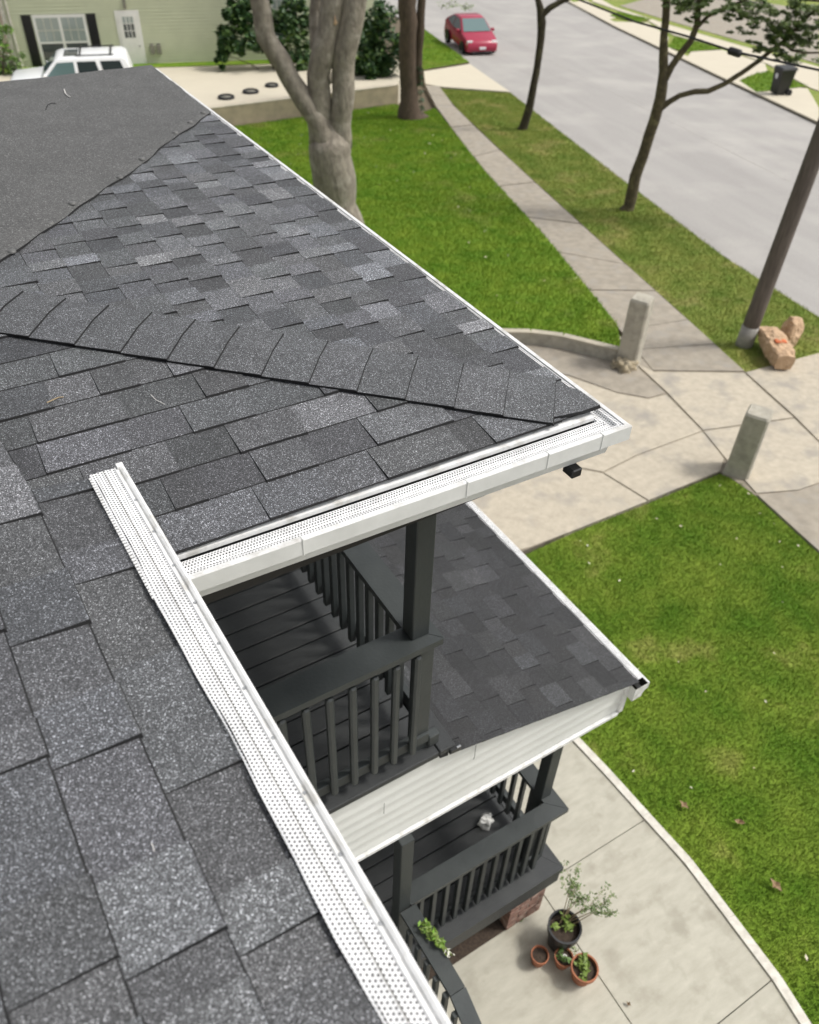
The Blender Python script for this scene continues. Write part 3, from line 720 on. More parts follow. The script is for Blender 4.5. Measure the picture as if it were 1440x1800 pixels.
# ---- white siding on the end of the lower porch roof
sidg = tag(empty('siding', (1.4, 1.9, Z(-4.5)), parent=house), 'white horizontal siding under the upper porch deck')
SB, ST, PANEL = Z(-4.5), Z(-3.845), .0935
topline = ccw([(-.08, SB), (2.885, SB), (2.885, pL.pt(0, .055).z-.045), (1.53, Z(-3.872)), (1.50, ST), (-.08, ST)])
conv1 = ccw([(-.08, SB), (1.50, SB), (1.50, ST), (-.08, ST)])
zr0, zr1 = Z(-3.872), pL.pt(0, .055).z-.042
conv2 = ccw([(1.50, SB), (2.885, SB), (2.885, zr1), (1.50, zr0+.004)])
k = 0; z = SB
while z < ST:
    for cv in (conv1, conv2):
        for (za, zb, oa, ob) in ((z, z+.003, .002, .0065), (z+.003, z+.024, .0065, .007), (z+.024, z+.060, .007, .003), (z+.056, z+PANEL, .003, .002)):
            pl_ = clip([(-.1, za), (3, za), (3, zb), (-.1, zb)], cv)
            if len(pl_) < 3: continue
            if cv is conv1 and za == z: cur = MB()
            cur.face([(x_, 1.915-(oa+(ob-oa)*(z_-za)/(zb-za)), z_) for x_, z_ in pl_])
    cur.build('siding_panel', 'siding_white', sidg, merge=True); z += PANEL
bx('backing', (-.08, 1.918, SB), (2.88, 1.95, zr1-.02), 'wall_white', sidg, 0)
m = MB(); m.face([(-.08, 1.94, zr1-.02), (2.88, 1.94, zr1-.02), (1.5, 1.94, ST-.03), (-.08, 1.94, ST-.03)]); m.build('backing', 'wall_white', sidg)
bx('corner_trim', (2.873, 1.892, SB-.012), (2.912, 1.945, zr1+.008), 'white_metal', sidg, .003)
bx('bottom_trim', (-.08, 1.890, SB-.034), (2.872, 1.945, SB-.004), 'white_metal', sidg, .003)
bx('bottom_trim', (-.08, 1.905, SB-.046), (2.90, 1.95, SB-.037), 'siding_white', sidg, 0)
m = MB()                                          # rake trim under the shingle edge
m.face([(1.50, 1.884, zr0+.030), (1.50, 1.884, zr0-.004), (2.885, 1.884, zr1-.004), (2.885, 1.884, zr1+.030)]); m.face([(1.50, 1.884, zr0-.004), (1.50, 1.915, zr0-.004), (2.885, 1.915, zr1-.004), (2.885, 1.884, zr1-.004)])
m.build('rake_trim', 'siding_white', sidg)
m = MB()
for (q0, q1) in (((1.12, -4.05), (1.118, -4.16)), ((1.70, -3.96), (1.702, -4.07)), ((1.702, -4.07), (1.697, -4.10))):
    m.tube([(q0[0], 1.899, Z(q0[1])), (q1[0], 1.899, Z(q1[1]))], .0014, 4)
m.build('crack', 'crack', sidg)
bx('flashing', (1.505, 1.868, DK-.055), (1.575, 1.905, DK-.022), 'black_plastic', house, .004)
bx('flashing_clip', (1.545, 1.866, DK-.021), (1.568, 1.876, DK-.016), 'galv_metal', house, 0)
# lower gutter
lA, lB = Vector((3.018, 1.845, pL.O.z-.022)), Vector((3.018, 6.2, pL.O.z-.022))
g3 = kgutter('gutter', lA, lB, (1, 0, 0), .115, (True, True), 'white gutter on the street edge of the lower porch roof')
m = MB(); strip(m, lA+Vector((0, .05, 0)), lB, [(-.10, .012), (-.062, .006), (-.058, -.004), (-.050, -.004), (-.046, .005), (-.012, .006)], (1, 0, 0), 0); m.build('gutter_guard', ['perforated_white'], g3)
m = MB(); m.prism([(1.2, 1.95), (2.87, 1.95), (2.87, 6.1), (1.2, 6.1)], SB-.03, SB+.02); m.build('ceiling', 'soffit', house)
bx('beam', (2.80, 1.95, SB-.02), (2.90, 6.1, pL.O.z-.06), 'white_metal', house, 0)
# ---- lower porch
D2 = Z(-6.37); R2 = Z(-5.43)
dk2 = tag(empty('deck', (1.5, 3.5, D2), parent=house), 'dark painted board floor of the lower porch')
y = 2.43-.1437*3
while y < 6.1:
    bx('board', (-.09, y+.005, D2-.028), (2.60, y+.1437-.005, D2+random.uniform(-.0015, .0015)), 'deck_paint', dk2, .004); y += .1437
bx('joist', (-.09, 1.94, D2-.20), (2.62, 6.1, D2-.045), 'black_metal', dk2, 0)
mitre('nosing', [(-.09, 1.80), (2.712, 1.80), (2.60, 1.985), (-.09, 1.985)], D2-.05, D2+.004, dk2, 'deck_paint')
mitre('nosing', [(2.712, 1.803), (2.712, 6.1), (2.60, 6.1), (2.60, 1.988)], D2-.0505, D2+.0035, dk2, 'deck_paint')
bx('apron_board', (.6, 1.812, D2-.235), (2.70, 1.845, D2-.051), 'deck_paint', dk2, .003)
bx('apron_board', (2.668, 1.846, D2-.235), (2.699, 6.1, D2-.051), 'deck_paint', dk2, .003)
rl3 = tag(empty('railing', (1.9, 1.93, D2), parent=house), 'dark railing on the near end of the lower porch')
mitre('cap', [(1.300, 1.846), (2.612, 1.846), (2.484, 1.974), (1.300, 1.974)], R2-.038, R2, rl3)
bx('top_rail', (1.30, 1.935, R2-.127), (2.56, 1.968, R2-.039), 'rail_paint', rl3)
bx('bottom_rail', (1.30, 1.935, D2+.06), (2.56, 1.968, D2+.14), 'rail_paint', rl3)
x = 2.473
while x > 1.36:
    bx('baluster', (x-.018, 1.898, D2+.05), (x+.018, 1.934, R2-.042), 'rail_paint', rl3, .004); x -= .1045
rl4 = tag(empty('railing', (2.55, 3.8, D2), parent=house), 'dark railing on the street side of the lower porch')
mitre('cap', [(2.612, 1.849), (2.612, 6.0), (2.4855, 6.0), (2.4855, 1.976)], R2-.0385, R2-.0005, rl4)
bx('top_rail', (2.570, 2.10, R2-.127), (2.60, 6.0, R2-.039), 'rail_paint', rl4)
bx('bottom_rail', (2.587, 2.10, D2+.10), (2.62, 6.0, D2+.19), 'rail_paint', rl4)
y = 1.955
while y < 5.9:
    if not 1.99 < y < 2.12: bx('baluster', (2.548, y-.018, D2+.08), (2.584, y+.018, R2-.042), 'rail_paint', rl4, .004)
    y += .1045
bx('post', (2.478, 2.000, D2), (2.567, 2.089, SB-.03), 'post_paint', house, .004)
bx('post', (1.207, 1.845, D2), (1.294, 1.932, SB-.03), 'post_paint', house, .004)
# stair rail running towards the viewer, level then falling
rl5 = tag(empty('stair_railing', (1.27, 1.2, D2), parent=house), 'dark stair railing with a bend below the gutter')
mitre('cap', [(1.216, 1.838), (1.331, 1.838), (1.333, 1.272), (1.228, 1.272)], R2-.038, R2, rl5)
m = MB()
pa, pb = Vector((1.281, 1.268, R2)), Vector((1.265, -.15, R2-.86)); sx = Vector((.054, 0, 0)); dn = Vector((0, 0, -.038))
vs = [pa-sx, pa+sx, pb+sx, pb-sx]; m.mesh(vs+[v+dn for v in vs], [(0, 3, 2, 1), (4, 5, 6, 7), (0, 1, 5, 4), (2, 3, 7, 6), (1, 2, 6, 5), (0, 4, 7, 3)]); m.build('cap', 'rail_paint', rl5)
for k in range(17):
    y = 1.72-.105*k; drop = 0 if y > 1.27 else (1.27-y)*.606
    bx('baluster', (1.196, y-.018, D2+.05-drop*1.0), (1.232, y+.018, R2-.025-drop), 'rail_paint', rl5, .004)
m = MB(); m.box((1.234, 1.28, D2+.06), (1.264, 1.84, D2+.13)); m.build('bottom_rail', 'rail_paint', rl5)
st = tag(empty('stairs', (.6, .8, 0), parent=house), 'dark wooden steps down from the lower porch')
bx('step', (.0, 1.27, D2-.045), (1.33, 1.798, D2), 'deck_paint', st, .005)
for k in range(4):
    bx('step', (.0, 1.27-.28*(k+1), D2-.045-.166*(k+1)), (1.33, 1.27-.28*k+.02, D2-.166*(k+1)), 'deck_paint', st, .005)
bx('stringer', (1.295, .2, -.05), (1.325, 1.79, .30), 'deck_paint', st, 0)
# brick pier and the dark crawl space
pier = tag(empty('brick_pier', (2.48, 2.0, 0), parent=house), 'weathered red brick pier under the porch apron')
bx('core', (2.305, 1.868, -.15), (2.652, 2.20, D2-.20), 'mortar', pier, 0)
z = -.06; row = 0
while z < D2-.24:
    x = 2.30 - (.10 if row % 2 else 0)
    while x < 2.655:
        a, b = max(x, 2.30), min(x+.195, 2.657)
        if b-a > .03: bx('brick', (a, 1.860+random.uniform(0, .004), z), (b, 1.95, z+.057), 'brick', pier, .004)
        x += .205
    y = 1.955 - (.0 if row % 2 else .1) + .0
    while y < 2.2:
        a, b = max(y, 1.955), min(y+.195, 2.2)
        if b-a > .03: bx('brick', (2.60, a, z), (2.660+random.uniform(-.003, .002), b, z+.057), 'brick', pier, .004)
        y += .205
    z += .067; row += 1
m = MB(); m.box((.4, 2.02, -.2), (2.30, 2.06, D2-.2)); m.build('crawl_screen', 'black_metal', house)
m = MB(); m.prism([(1.25, 1.86), (2.3, 1.87), (2.3, 2.02), (1.25, 2.02)], -.1, .02); m.build('soil_strip', 'soil', house)
# ------------------------------------------------------------------ grass blades and lawn litter
def tri_area(a, b, c): return abs((b[0]-a[0])*(c[1]-a[1])-(c[0]-a[0])*(b[1]-a[1]))/2
def inside(P, xs, ys):
    r = np.zeros(len(xs), bool); n = len(P)
    for i in range(n):
        (x0, y0), (x1, y1) = P[i], P[(i+1) % n]
        c = ((y0 > ys) != (y1 > ys)); xi = (x1-x0)*(ys-y0)/((y1-y0) if y1 != y0 else 1e-9)+x0
        r ^= c & (xs < xi)
    return r
def inframe(x, y, m=330):
    d = np.stack([x, y, -GA*(x-2.5)-GB*(y-1.8)-H], 1)
    R_, U_, F_ = (np.array(v) for v in (RT, UP, FW)); z = d@F_
    px, py = 720+FPX*(d@R_)/z, 900-FPX*(d@U_)/z
    return (z > .5) & (px > -m) & (px < 1440+m) & (py > -m) & (py < 1800+m)
def scatter(P, dens):
    P = np.array(P); lo, hi = P.min(0), P.max(0); n = int((hi-lo).prod()*dens); n = min(n, 1300000)
    xy = lo+(hi-lo)*rng.random((n, 2)); k = inside(P, xy[:, 0], xy[:, 1]) & inframe(xy[:, 0], xy[:, 1]); return xy[k]
def blades(xy, mat, top, hgt, name='grass'):
    n = len(xy)
    z = -GA*(xy[:, 0]-2.5)-GB*(xy[:, 1]-1.8)+top
    a = rng.random(n)*6.283; h = hgt*(.5+rng.random(n)); wd = hgt*.16*(.7+rng.random(n)*.6); ln = hgt*(rng.random(n)*1.0); la = rng.random(n)*6.283
    v = np.empty((n, 3, 3)); dx, dy = np.cos(a)*wd, np.sin(a)*wd
    v[:, 0] = np.stack([xy[:, 0]-dx, xy[:, 1]-dy, z-.004], 1); v[:, 1] = np.stack([xy[:, 0]+dx, xy[:, 1]+dy, z-.004], 1)
    v[:, 2] = np.stack([xy[:, 0]+np.cos(la)*ln, xy[:, 1]+np.sin(la)*ln, z+h], 1)
    me = bpy.data.meshes.new(name); me.vertices.add(3*n); me.vertices.foreach_set('co', v.ravel())
    me.loops.add(3*n); me.loops.foreach_set('vertex_index', np.arange(3*n, dtype=np.int32))
    me.polygons.add(n); me.polygons.foreach_set('loop_start', np.arange(0, 3*n, 3, dtype=np.int32))
    me.update(calc_edges=True); me.materials.append(MATS[mat])
    return place(name, me, None)
for i, (P, mat, top, dens, hgt) in enumerate(LAWNS):
    xy = scatter(P, dens); xy = xy+rng.normal(0, .022, xy.shape)
    if len(xy): tag(blades(xy, mat, top, hgt), ['short green lawn with tan patches beside the curved walkway', 'bright green lawn around the forked tree', 'patchy olive grass strip along the street', 'grass patch beside the red car', 'grass triangle around the black bin', 'small grass patch across the street', 'far grass patch across the street'][i], 'grass', kind='stuff')
def flecks(name, P, dens, mat, top, s, label):
    m = MB()
    for x, y in scatter(P, dens):
        a = random.random()*6.28; r = s*random.uniform(.5, 1.5); z = zg(x, y)+top
        c, sn = math.cos(a)*r, math.sin(a)*r
        m.face([(x+c, y+sn, z), (x-sn*.5, y+c*.5, z+r*.3), (x-c, y-sn, z+r*.15), (x+sn*.5, y-c*.5, z+r*.1)])
    tag(m.build(name, mat), label, 'leaf litter', kind='stuff')
flecks('leaf_litter', LAWNS[0][0], 1.2, 'litter', .016, .02, 'pale fallen petals and leaves scattered on the lawn')
flecks('leaf_litter', LAWNS[1][0], .8, 'litter', .14, .03, 'pale fallen petals scattered on the lawn around the tree')
def dead_leaf(px, py, s, label, top=.03):
    p = G(px, py); m = MB(); c = Vector((p.x, p.y, zg(p.x, p.y)+top)); a = random.random()*6
    pts = [c+Vector((math.cos(a+t)*s*r, math.sin(a+t)*s*r, .02+.012*math.sin(3*t))) for t, r in ((0, 1.2), (.7, .6), (1.5, .65), (2.3, .55), (3.1, 1.1), (3.9, .6), (4.7, .6), (5.5, .55))]
    for i in range(8): m.face([c+Vector((0, 0, .0)), pts[i], pts[(i+1) % 8]])
    tag(m.build('fallen_leaf', 'dead_leaf', None, origin=c, merge=True), label, 'leaf')
dead_leaf(1201, 1419, .05, 'dry brown leaf on the lawn, left of two near the walkway kerb')
dead_leaf(1298, 1449, .045, 'dry brown leaf on the lawn, right of two near the walkway kerb')
dead_leaf(1362, 1560, .06, 'pale curled leaf lying on the lawn near the picture edge')
dead_leaf(1104, 1767, .022, 'small dark leaf on the walkway joint', .012)
# ------------------------------------------------------------------ low walls, posts, pole, bags
def wallrun(name, pts, h, thick, mats, label, cat, top0=0.0):
    b = Vector((pts[0][0], pts[0][1], zg(*pts[0][:2]))); r = empty(name, b, label, cat)
    m = MB(); t = MB()
    for a, c in zip(pts, pts[1:]):
        a, c = Vector((a[0], a[1])), Vector((c[0], c[1])); d = (c-a).normalized(); n = Vector((-d.y, d.x))*thick
        q = [tuple(a), tuple(c), tuple(c+n), tuple(a+n)]
        m.prism(q, lambda x, y: zg(x, y)-.2, lambda x, y: zg(x, y)+h-.03)
        e = Vector((-d.y, d.x))*.01
        t.prism([tuple(a-e), tuple(c-e), tuple(c+n+e), tuple(a+n+e)], lambda x, y: zg(x, y)+h-.03, lambda x, y: zg(x, y)+h)
    m.build('face', mats[0], r); t.build('coping', mats[1], r); return r
wpts = [tuple(G(*q)[:2]) for q in ((1092, 640), (1040, 627), (985, 613), (930, 606), (868, 605), (800, 612), (700, 640))]
wallrun('retaining_wall', wpts[::-1], .27, .13, ('concrete_post', 'retaining_top'), 'low curved concrete edging wall between lawn and driveway', 'wall')
w2 = [tuple(G(*q)[:2]) for q in ((300, 238), (440, 222), (700, 186))]; w2[0] = (w2[1][0]*2.1-w2[2][0]*1.1, w2[1][1]*2.1-w2[2][1]*1.1)
wd = (Vector(w2[2])-Vector(w2[1])).normalized()
wallrun('retaining_wall', w2, .75, .35, ('retaining', 'retaining_top'), 'tan concrete retaining wall behind the forked tree', 'wall')
def blob(name, parent, c, size, mat, rot, seedv, amp=.12, sub=3, flat_=.75):
    bm = bmesh.new(); bmesh.ops.create_cube(bm, size=1); bmesh.ops.subdivide_edges(bm, edges=bm.edges[:], cuts=7, use_grid_fill=True)
    R_ = Matrix.Rotation(rot[2], 3, 'Z') @ Matrix.Rotation(rot[1], 3, 'Y') @ Matrix.Rotation(rot[0], 3, 'X')
    for v in bm.verts:
        p = v.co*2; m_ = max(abs(p.x), abs(p.y), abs(p.z)); s = p.normalized(); q = s*(1-flat_)*1.25 + p*flat_
        q *= .5*(1+amp*mnoise.noise(s*2.3+Vector((seedv, 0, 0)))+amp*.5*mnoise.noise(s*6+Vector((0, seedv, 0))))
        v.co = R_ @ Vector((q.x*size[0], q.y*size[1], q.z*size[2]))
    me = bpy.data.meshes.new(name); bm.to_mesh(me); bm.free(); me.materials.append(MATS[mat]); me.polygons.foreach_set('use_smooth', [True]*len(me.polygons))
    return place(name, me, parent, c)
def gate_post(base_px, top_px, wpx, label, chunk):
    b = G(*base_px); t = upright(*top_px, b); h = t.z-b.z; r = wpx*pxm(b)/2
    o = empty('concrete_post', b, label, 'concrete post', 'concrete posts by the driveway mouth')
    m = MB(); ang = math.radians(28)
    def ring(rr, z, ch=.25):
        out = []
        for k in range(4):
            a0 = ang + k*math.pi/2
            for s in (-1, 1):
                a = a0 + s*(math.pi/4-ch*.35); out.append((b.x+rr*1.35*math.cos(a), b.y+rr*1.35*math.sin(a), b.z+z))
        return out
    zs = [(-.1, 1.12), (h*.06, 1.05), (h*.15, .98), (h*.97, .95), (h, .84)]
    rings = [ring(r*k, z) for z, k in zs]; vs = [v for q in rings for v in q]; n = 8
    m.mesh(vs, [(i*n+k, i*n+(k+1) % n, (i+1)*n+(k+1) % n, (i+1)*n+k) for i in range(len(zs)-1) for k in range(n)]+[tuple((len(zs)-1)*n+k for k in range(n))])
    m.build('shaft', 'concrete_post', o, merge=True)
    m = MB()
    for k in range(0):
        a = k*2.4; rr = r*(1.0+.4*random.random()); c = Vector((b.x+math.cos(a)*rr, b.y+math.sin(a)*rr, b.z+.03))
        pts = [c+Vector((random.uniform(-1, 1)*.14, random.uniform(-1, 1)*.14, random.uniform(-.05, .13))) for _ in range(12)]
        bm = bmesh.new(); [bm.verts.new(p) for p in pts]; bmesh.ops.convex_hull(bm, input=bm.verts); bm.verts.ensure_lookup_table(); bm.verts.index_update()
        m.mesh([v.co.copy() for v in bm.verts], [tuple(v.index for v in f.verts) for f in bm.faces]); bm.free()
    nn = Vector((-b.x, -b.y, 0)).normalized(); sd_ = Vector((nn.y, -nn.x, 0))
    for k, (f, g_, sz) in enumerate(((.22, .02, (.30, .26, .26)), (.17, .17, (.20, .18, .14)), (.16, -.26, (.30, .26, .20)), (.10, .40, (.18, .16, .10)))[:chunk]):
        blob('footing_stone', o, b+nn*f+sd_*g_+Vector((0, 0, sz[2]*.28)), sz, 'rubble', (.1*k, .15*k, .7*k), 3.3*k+b.x, .5)
    return o
gate_post((1103, 640), (1126, 522), 34, 'square concrete gate post at the end of the low edging wall', 2)
o = gate_post((1297, 828), (1333, 722), 40, 'square concrete gate post beside the corner of the lawn', 0)
pbz = G(1308, 606); pt_ = upright(1440, 252, pbz)
pole = empty('utility_pole', pbz, 'weathered brown wooden utility pole on the grass strip', 'utility pole')
ax = (pt_-pbz).normalized(); ax = ax.normalized()
rp_ = 13.5*pxm(pbz)
m = MB(); m.tube([pbz-ax*.2+ax*k*1.0 for k in range(11)], [rp_*(1.05-.02*k) for k in range(11)], 14); m.build('shaft', 'pole_wood', pole, smooth=True)
m = MB(); m.tube([pbz-ax*.2, pbz+ax*.2, pbz+ax*.42], [rp_*1.1, rp_*1.09, rp_*1.07], 14); m.build('base_sleeve', 'pole_base', pole, smooth=True)
b1 = G(1357, 645); b1g = Vector((b1.x, b1.y, zg(b1.x, b1.y)))
bag = empty('paper_bag', b1g, 'plump brown paper yard bag leaning by the utility pole', 'paper bag', 'yard waste bags by the pole')
def paper_bag(par, base, ax, w, d, L, seedv, top=1.0):
    """gusseted bag: flat bottom at BASE, running along AX, its mouth folded flat"""
    ax = Vector(ax).normalized(); sx_ = ax.cross(Vector((0, 0, 1)) if abs(ax.z) < .8 else Vector((0, 1, 0))).normalized(); sy_ = sx_.cross(ax).normalized(); m = MB(); NR, NK = 24, 40; vs = []
    for i in range(NR):
        t = i/(NR-1); dd = d*(1-.82*max(0, (t-.62)/.38)**1.3*top)*(.86+.14*min(1, t*6)); ww = w*(.88+.16*math.sin(t*3.1))*(.9+.1*min(1, t*6)); c = Vector(base)+ax*(t*L)
        for k in range(NK):
            a = 2*math.pi*k/NK; ca, sa = math.cos(a), math.sin(a); sc = 1/max(abs(ca), abs(sa))**.5
            p = c+sx_*(ca*sc*ww/2)*(1-.10*abs(ca)**6*(1-abs(sa)))+sy_*(sa*sc*dd/2)
            q = p*7+Vector((seedv, 0, 0)); f = mnoise.noise(q)*.03-abs(mnoise.noise(p*9+Vector((0, seedv, 0))))*.05+abs(mnoise.noise(p*19))*.015
            vs.append(p+(p-c).normalized()*f*(1 if i else .4))
    m.mesh(vs, [(i*NK+k, i*NK+(k+1) % NK, (i+1)*NK+(k+1) % NK, (i+1)*NK+k) for i in range(NR-1) for k in range(NK)]+[tuple(range(NK-1, -1, -1)), tuple((NR-1)*NK+k for k in range(NK))])
    return m.build('sack', 'kraft_paper', par)
A_, B_ = G(1374, 654), G(1326, 584); dl = Vector((B_.x-A_.x, B_.y-A_.y, .05)).normalized()
paper_bag(bag, Vector((A_.x, A_.y, zg(A_.x, A_.y)+.19)), dl, .44, .34, 1.2, 2.0)
blob('mark', bag, Vector((A_.x, A_.y, zg(A_.x, A_.y)+.355))+dl*.45, (.12, .20, .03), 'orange_mark', (0, 0, math.atan2(dl.y, dl.x)), 3.0)
b2 = G(1392, 610); b2g = Vector((b2.x, b2.y, zg(b2.x, b2.y)))
bag2 = empty('paper_bag', b2g, 'smaller torn brown paper bag behind the plump one', 'paper bag', 'yard waste bags by the pole')
paper_bag(bag2, b2g+Vector((-.05, .10, .02)), (.25, .15, .9), .40, .30, .52, 5.0, .6)
blob('mark', bag2, b2g+Vector((-.10, .12, .24)), (.06, .12, .12), 'orange_mark', (.2, .3, .2), 6.0)
# ------------------------------------------------------------------ foliage helper
def leaves(name, parent, clumps, n, size, mat, mats2=None, flatten=.6, crop=True):
    m = MB(); mats = [mat]+([mats2] if mats2 else [])
    for (c, r) in clumps:
        c = Vector(c); rr = Vector(r) if hasattr(r, '__len__') else Vector((r, r, r*.8))
        for _ in range(n):
            d = Vector((random.gauss(0, 1), random.gauss(0, 1), random.gauss(0, 1))).normalized()*random.random()**.45
            p = c+Vector((d.x*rr.x, d.y*rr.y, d.z*rr.z)); s = size*random.uniform(.6, 1.3)
            t = Vector((random.gauss(0, 1), random.gauss(0, 1), random.gauss(0, .6))).normalized(); nn = Vector((random.gauss(0, flatten), random.gauss(0, flatten), 1)).normalized(); b = nn.cross(t).normalized()
            t = b.cross(nn)
            m.face([p-t*s, p+b*s*.42-nn*s*.1, p+t*s, p-b*s*.42-nn*s*.1], 1 if mats2 and random.random() < .3 else 0)
    return m.build(name, mats, parent)
# ------------------------------------------------------------------ trees
def limb(m, pts, base, mi=0, seg=10):
    """pts: (px, py, width px) on the upright plane through BASE"""
    P_ = []; R_ = []
    for q in pts:
        p = upright(q[0], q[1], base); off = q[3] if len(q) > 3 else 0
        n = Vector((base[0], base[1], 0)).normalized(); P_.append(p+n*off); R_.append(q[2]*(p-CAM).dot(FW)/FPX/2)
    # densify
    pts2 = []; rs2 = []
    for i in range(len(P_)-1):
        for k in range(3):
            t = k/3; p = P_[i].lerp(P_[i+1], t); r = R_[i]+(R_[i+1]-R_[i])*t
            p = p + Vector((mnoise.noise(p*1.7), mnoise.noise(p*1.7+Vector((5, 0, 0))), 0))*r*.25
            pts2.append(p); rs2.append(r*(1+.10*mnoise.noise(p*2.6)))
    pts2.append(P_[-1]); rs2.append(R_[-1]); m.tube(pts2, rs2, seg, mi); return P_[-1]
tb = G(598, 418)
tree = empty('tree', tb, 'large forked grey-barked tree on the bright lawn', 'tree')
m = MB(); limb(m, [(598, 430, 100), (596, 400, 86), (590, 360, 76), (585, 290, 74), (583, 250, 70), (582, 225, 44), (582, 205, 12)], tb, seg=16)
tops = [limb(m, [(566, 250, 46), (562, 215, 42), (562, 130, 40), (572, 70, 40), (588, 0, 42), (600, -90, 38), (610, -220, 30), (600, -420, 18)], tb),
        limb(m, [(600, 260, 44), (601, 200, 40), (603, 150, 40), (609, 83, 42), (626, 0, 46), (640, -90, 40), (670, -230, 28), (700, -430, 16)], tb),
        limb(m, [(572, 252, 40, -.1), (557, 205, 38, -.1), (536, 178, 37, -.05), (505, 130, 36), (470, 64, 35), (455, 0, 36), (440, -80, 32), (400, -230, 24), (350, -420, 14)], tb),
        limb(m, [(575, 160, 28, .5), (556, 90, 28, .6), (556, 40, 28, .7), (566, -30, 26, .8), (560, -260, 16, .9)], tb)]
m.build('trunk', 'bark_grey', tree, smooth=True)
m = MB(); p = upright(590, 15, tb); nn = Vector((tb.x, tb.y, 0)).normalized()
sc = blob('bark_scar', tree, upright(591, 12, tb)-nn*.17, (.10, .05, .55), 'kraft_paper', (0, .15, .4), 8.0)
leaves('crown', tree, [(t+Vector((random.uniform(-1, 1), random.uniform(-1, 1), random.uniform(-.3, .8))), 1.3) for t in tops for _ in range(2)], 90, .09, 'leaf_mid')
tb2 = G(722, 212)
tree = empty('tree', tb2, 'brown-barked tree with ivy at the end of the retaining wall', 'tree')
m = MB(); limb(m, [(724, 222, 66), (722, 205, 46), (719, 180, 32), (717, 140, 30), (717, 90, 30), (718, 40, 31), (718, 0, 32), (716, -120, 28), (700, -300, 16)], tb2, seg=12)
t1 = limb(m, [(733, 150, 14, .1), (737, 90, 15, .1), (740, 40, 15, .1), (742, 0, 15, .1), (750, -120, 13, .1), (790, -300, 8)], tb2)
m.build('trunk', 'bark_brown', tree, smooth=True)
leaves('ivy', tree, [(upright(738+k*.6, 120+k*14, tb2), .13) for k in range(7)], 60, .045, 'leaf_dark')
leaves('crown', tree, [(upright(700+random.uniform(-60, 90), -300+random.uniform(-60, 60), tb2), 1.4) for _ in range(5)], 80, .1, 'leaf_mid')
leaves('foliage', tree, [(upright(790, 8, tb2), (.5, .4, .12)), (upright(822, 12, tb2), (.3, .3, .12))], 45, .06, 'leaf_pale')
tb3 = G(921, 227)
tree = empty('street_tree', tb3, 'slender dark-trunked street tree in line with the far lawn corner', 'tree', 'street trees on the grass strip')
m = MB(); limb(m, [(919, 232, 20), (922, 222, 16), (932, 180, 14), (943, 130, 13), (950, 80, 13), (953, 40, 16), (950, 15, 14), (946, 0, 11), (935, -70, 10), (925, -200, 7)], tb3)
t1 = limb(m, [(952, 28, 12), (966, 14, 11), (985, 3, 9), (1000, -4, 8), (1040, -40, 7), (1080, -130, 4)], tb3)
m.build('trunk', 'bark_dark', tree, smooth=True)
leaves('crown', tree, [(upright(930+random.uniform(-80, 140), -190+random.uniform(-70, 60), tb3), .9) for _ in range(6)], 90, .07, 'leaf_dark')
tb4 = G(1106, 368)
tree = empty('street_tree', tb4, 'leaning street tree with a long low limb over the road', 'tree', 'street trees on the grass strip')
m = MB(); limb(m, [(1098, 376, 28), (1106, 362, 20), (1118, 310, 20), (1135, 255, 19), (1150, 215, 19), (1162, 172, 19), (1166, 125, 17), (1167, 62, 13), (1172, 0, 13), (1176, -60, 12), (1190, -200, 8)], tb4)
limb(m, [(1169, 138, 13), (1182, 115, 12), (1198, 93, 12), (1215, 72, 11), (1226, 42, 11), (1229, 0, 10), (1232, -60, 9), (1250, -180, 6)], tb4)
limb(m, [(1224, 50, 7), (1245, 28, 7), (1270, 16, 6), (1305, 2, 5), (1350, -30, 4)], tb4)
limb(m, [(1160, 190, 13), (1178, 178, 9), (1195, 168, 9), (1222, 161, 9.5), (1245, 160, 9), (1275, 147, 8.5), (1305, 128, 8), (1335, 106, 8), (1362, 84, 7), (1382, 70, 7), (1402, 47, 6), (1440, 10, 5), (1480, -30, 4)], tb4)
limb(m, [(1378, 76, 5), (1392, 88, 4), (1415, 93, 3.5), (1450, 92, 3)], tb4)
limb(m, [(1360, -4, 5, .5), (1400, 4, 5, .5), (1450, 9, 5, .5)], tb4)
m.build('trunk', 'bark_olive', tree, smooth=True)
cl = []
for (px, py, r) in ((1195, 8, .22), (1240, 20, .28), (1262, 4, .30), (1290, 14, .26), (1320, 8, .24), (1352, 55, .26), (1342, 78, .24), (1372, 40, .26), (1395, 20, .3), (1415, 40, .26), (1432, 12, .3), (1345, 18, .2), (1410, 62, .2), (1440, 45, .25), (1278, 30, .18), (1398, 96, .10), (1310, 62, .12)):
    cl.append((upright(px, py, tb4)+Vector((random.uniform(-.2, .2), random.uniform(-.2, .2), 0)), (r, r, r*.5)))
cl = []
for (px, py, r) in ((1195, 6, 16), (1245, 14, 26), (1275, 4, 28), (1300, 18, 20), (1325, 4, 24), (1352, 58, 28), (1338, 80, 18), (1372, 40, 28), (1395, 18, 32), (1418, 42, 30), (1436, 12, 30), (1345, 22, 22), (1410, 66, 20), (1440, 50, 28), (1395, 98, 14), (1222, 2, 18), (1380, 68, 18)):
    for _ in range(17):
        q = upright(px+random.gauss(0, r*.8), py+random.gauss(0, r*.45), tb4); d_ = random.uniform(.06, .17)
        cl.append((q+Vector((random.uniform(-.35, .35), random.uniform(-.35, .35), 0)), (d_, d_, d_*.35)))
leaves('low_foliage', tree, cl, 60, .042, 'leaf_street', 'leaf_mid')
leaves('crown', tree, [(upright(1200+random.uniform(-110, 220), -170+random.uniform(-60, 60), tb4), .7) for _ in range(9)], 120, .06, 'leaf_mid')
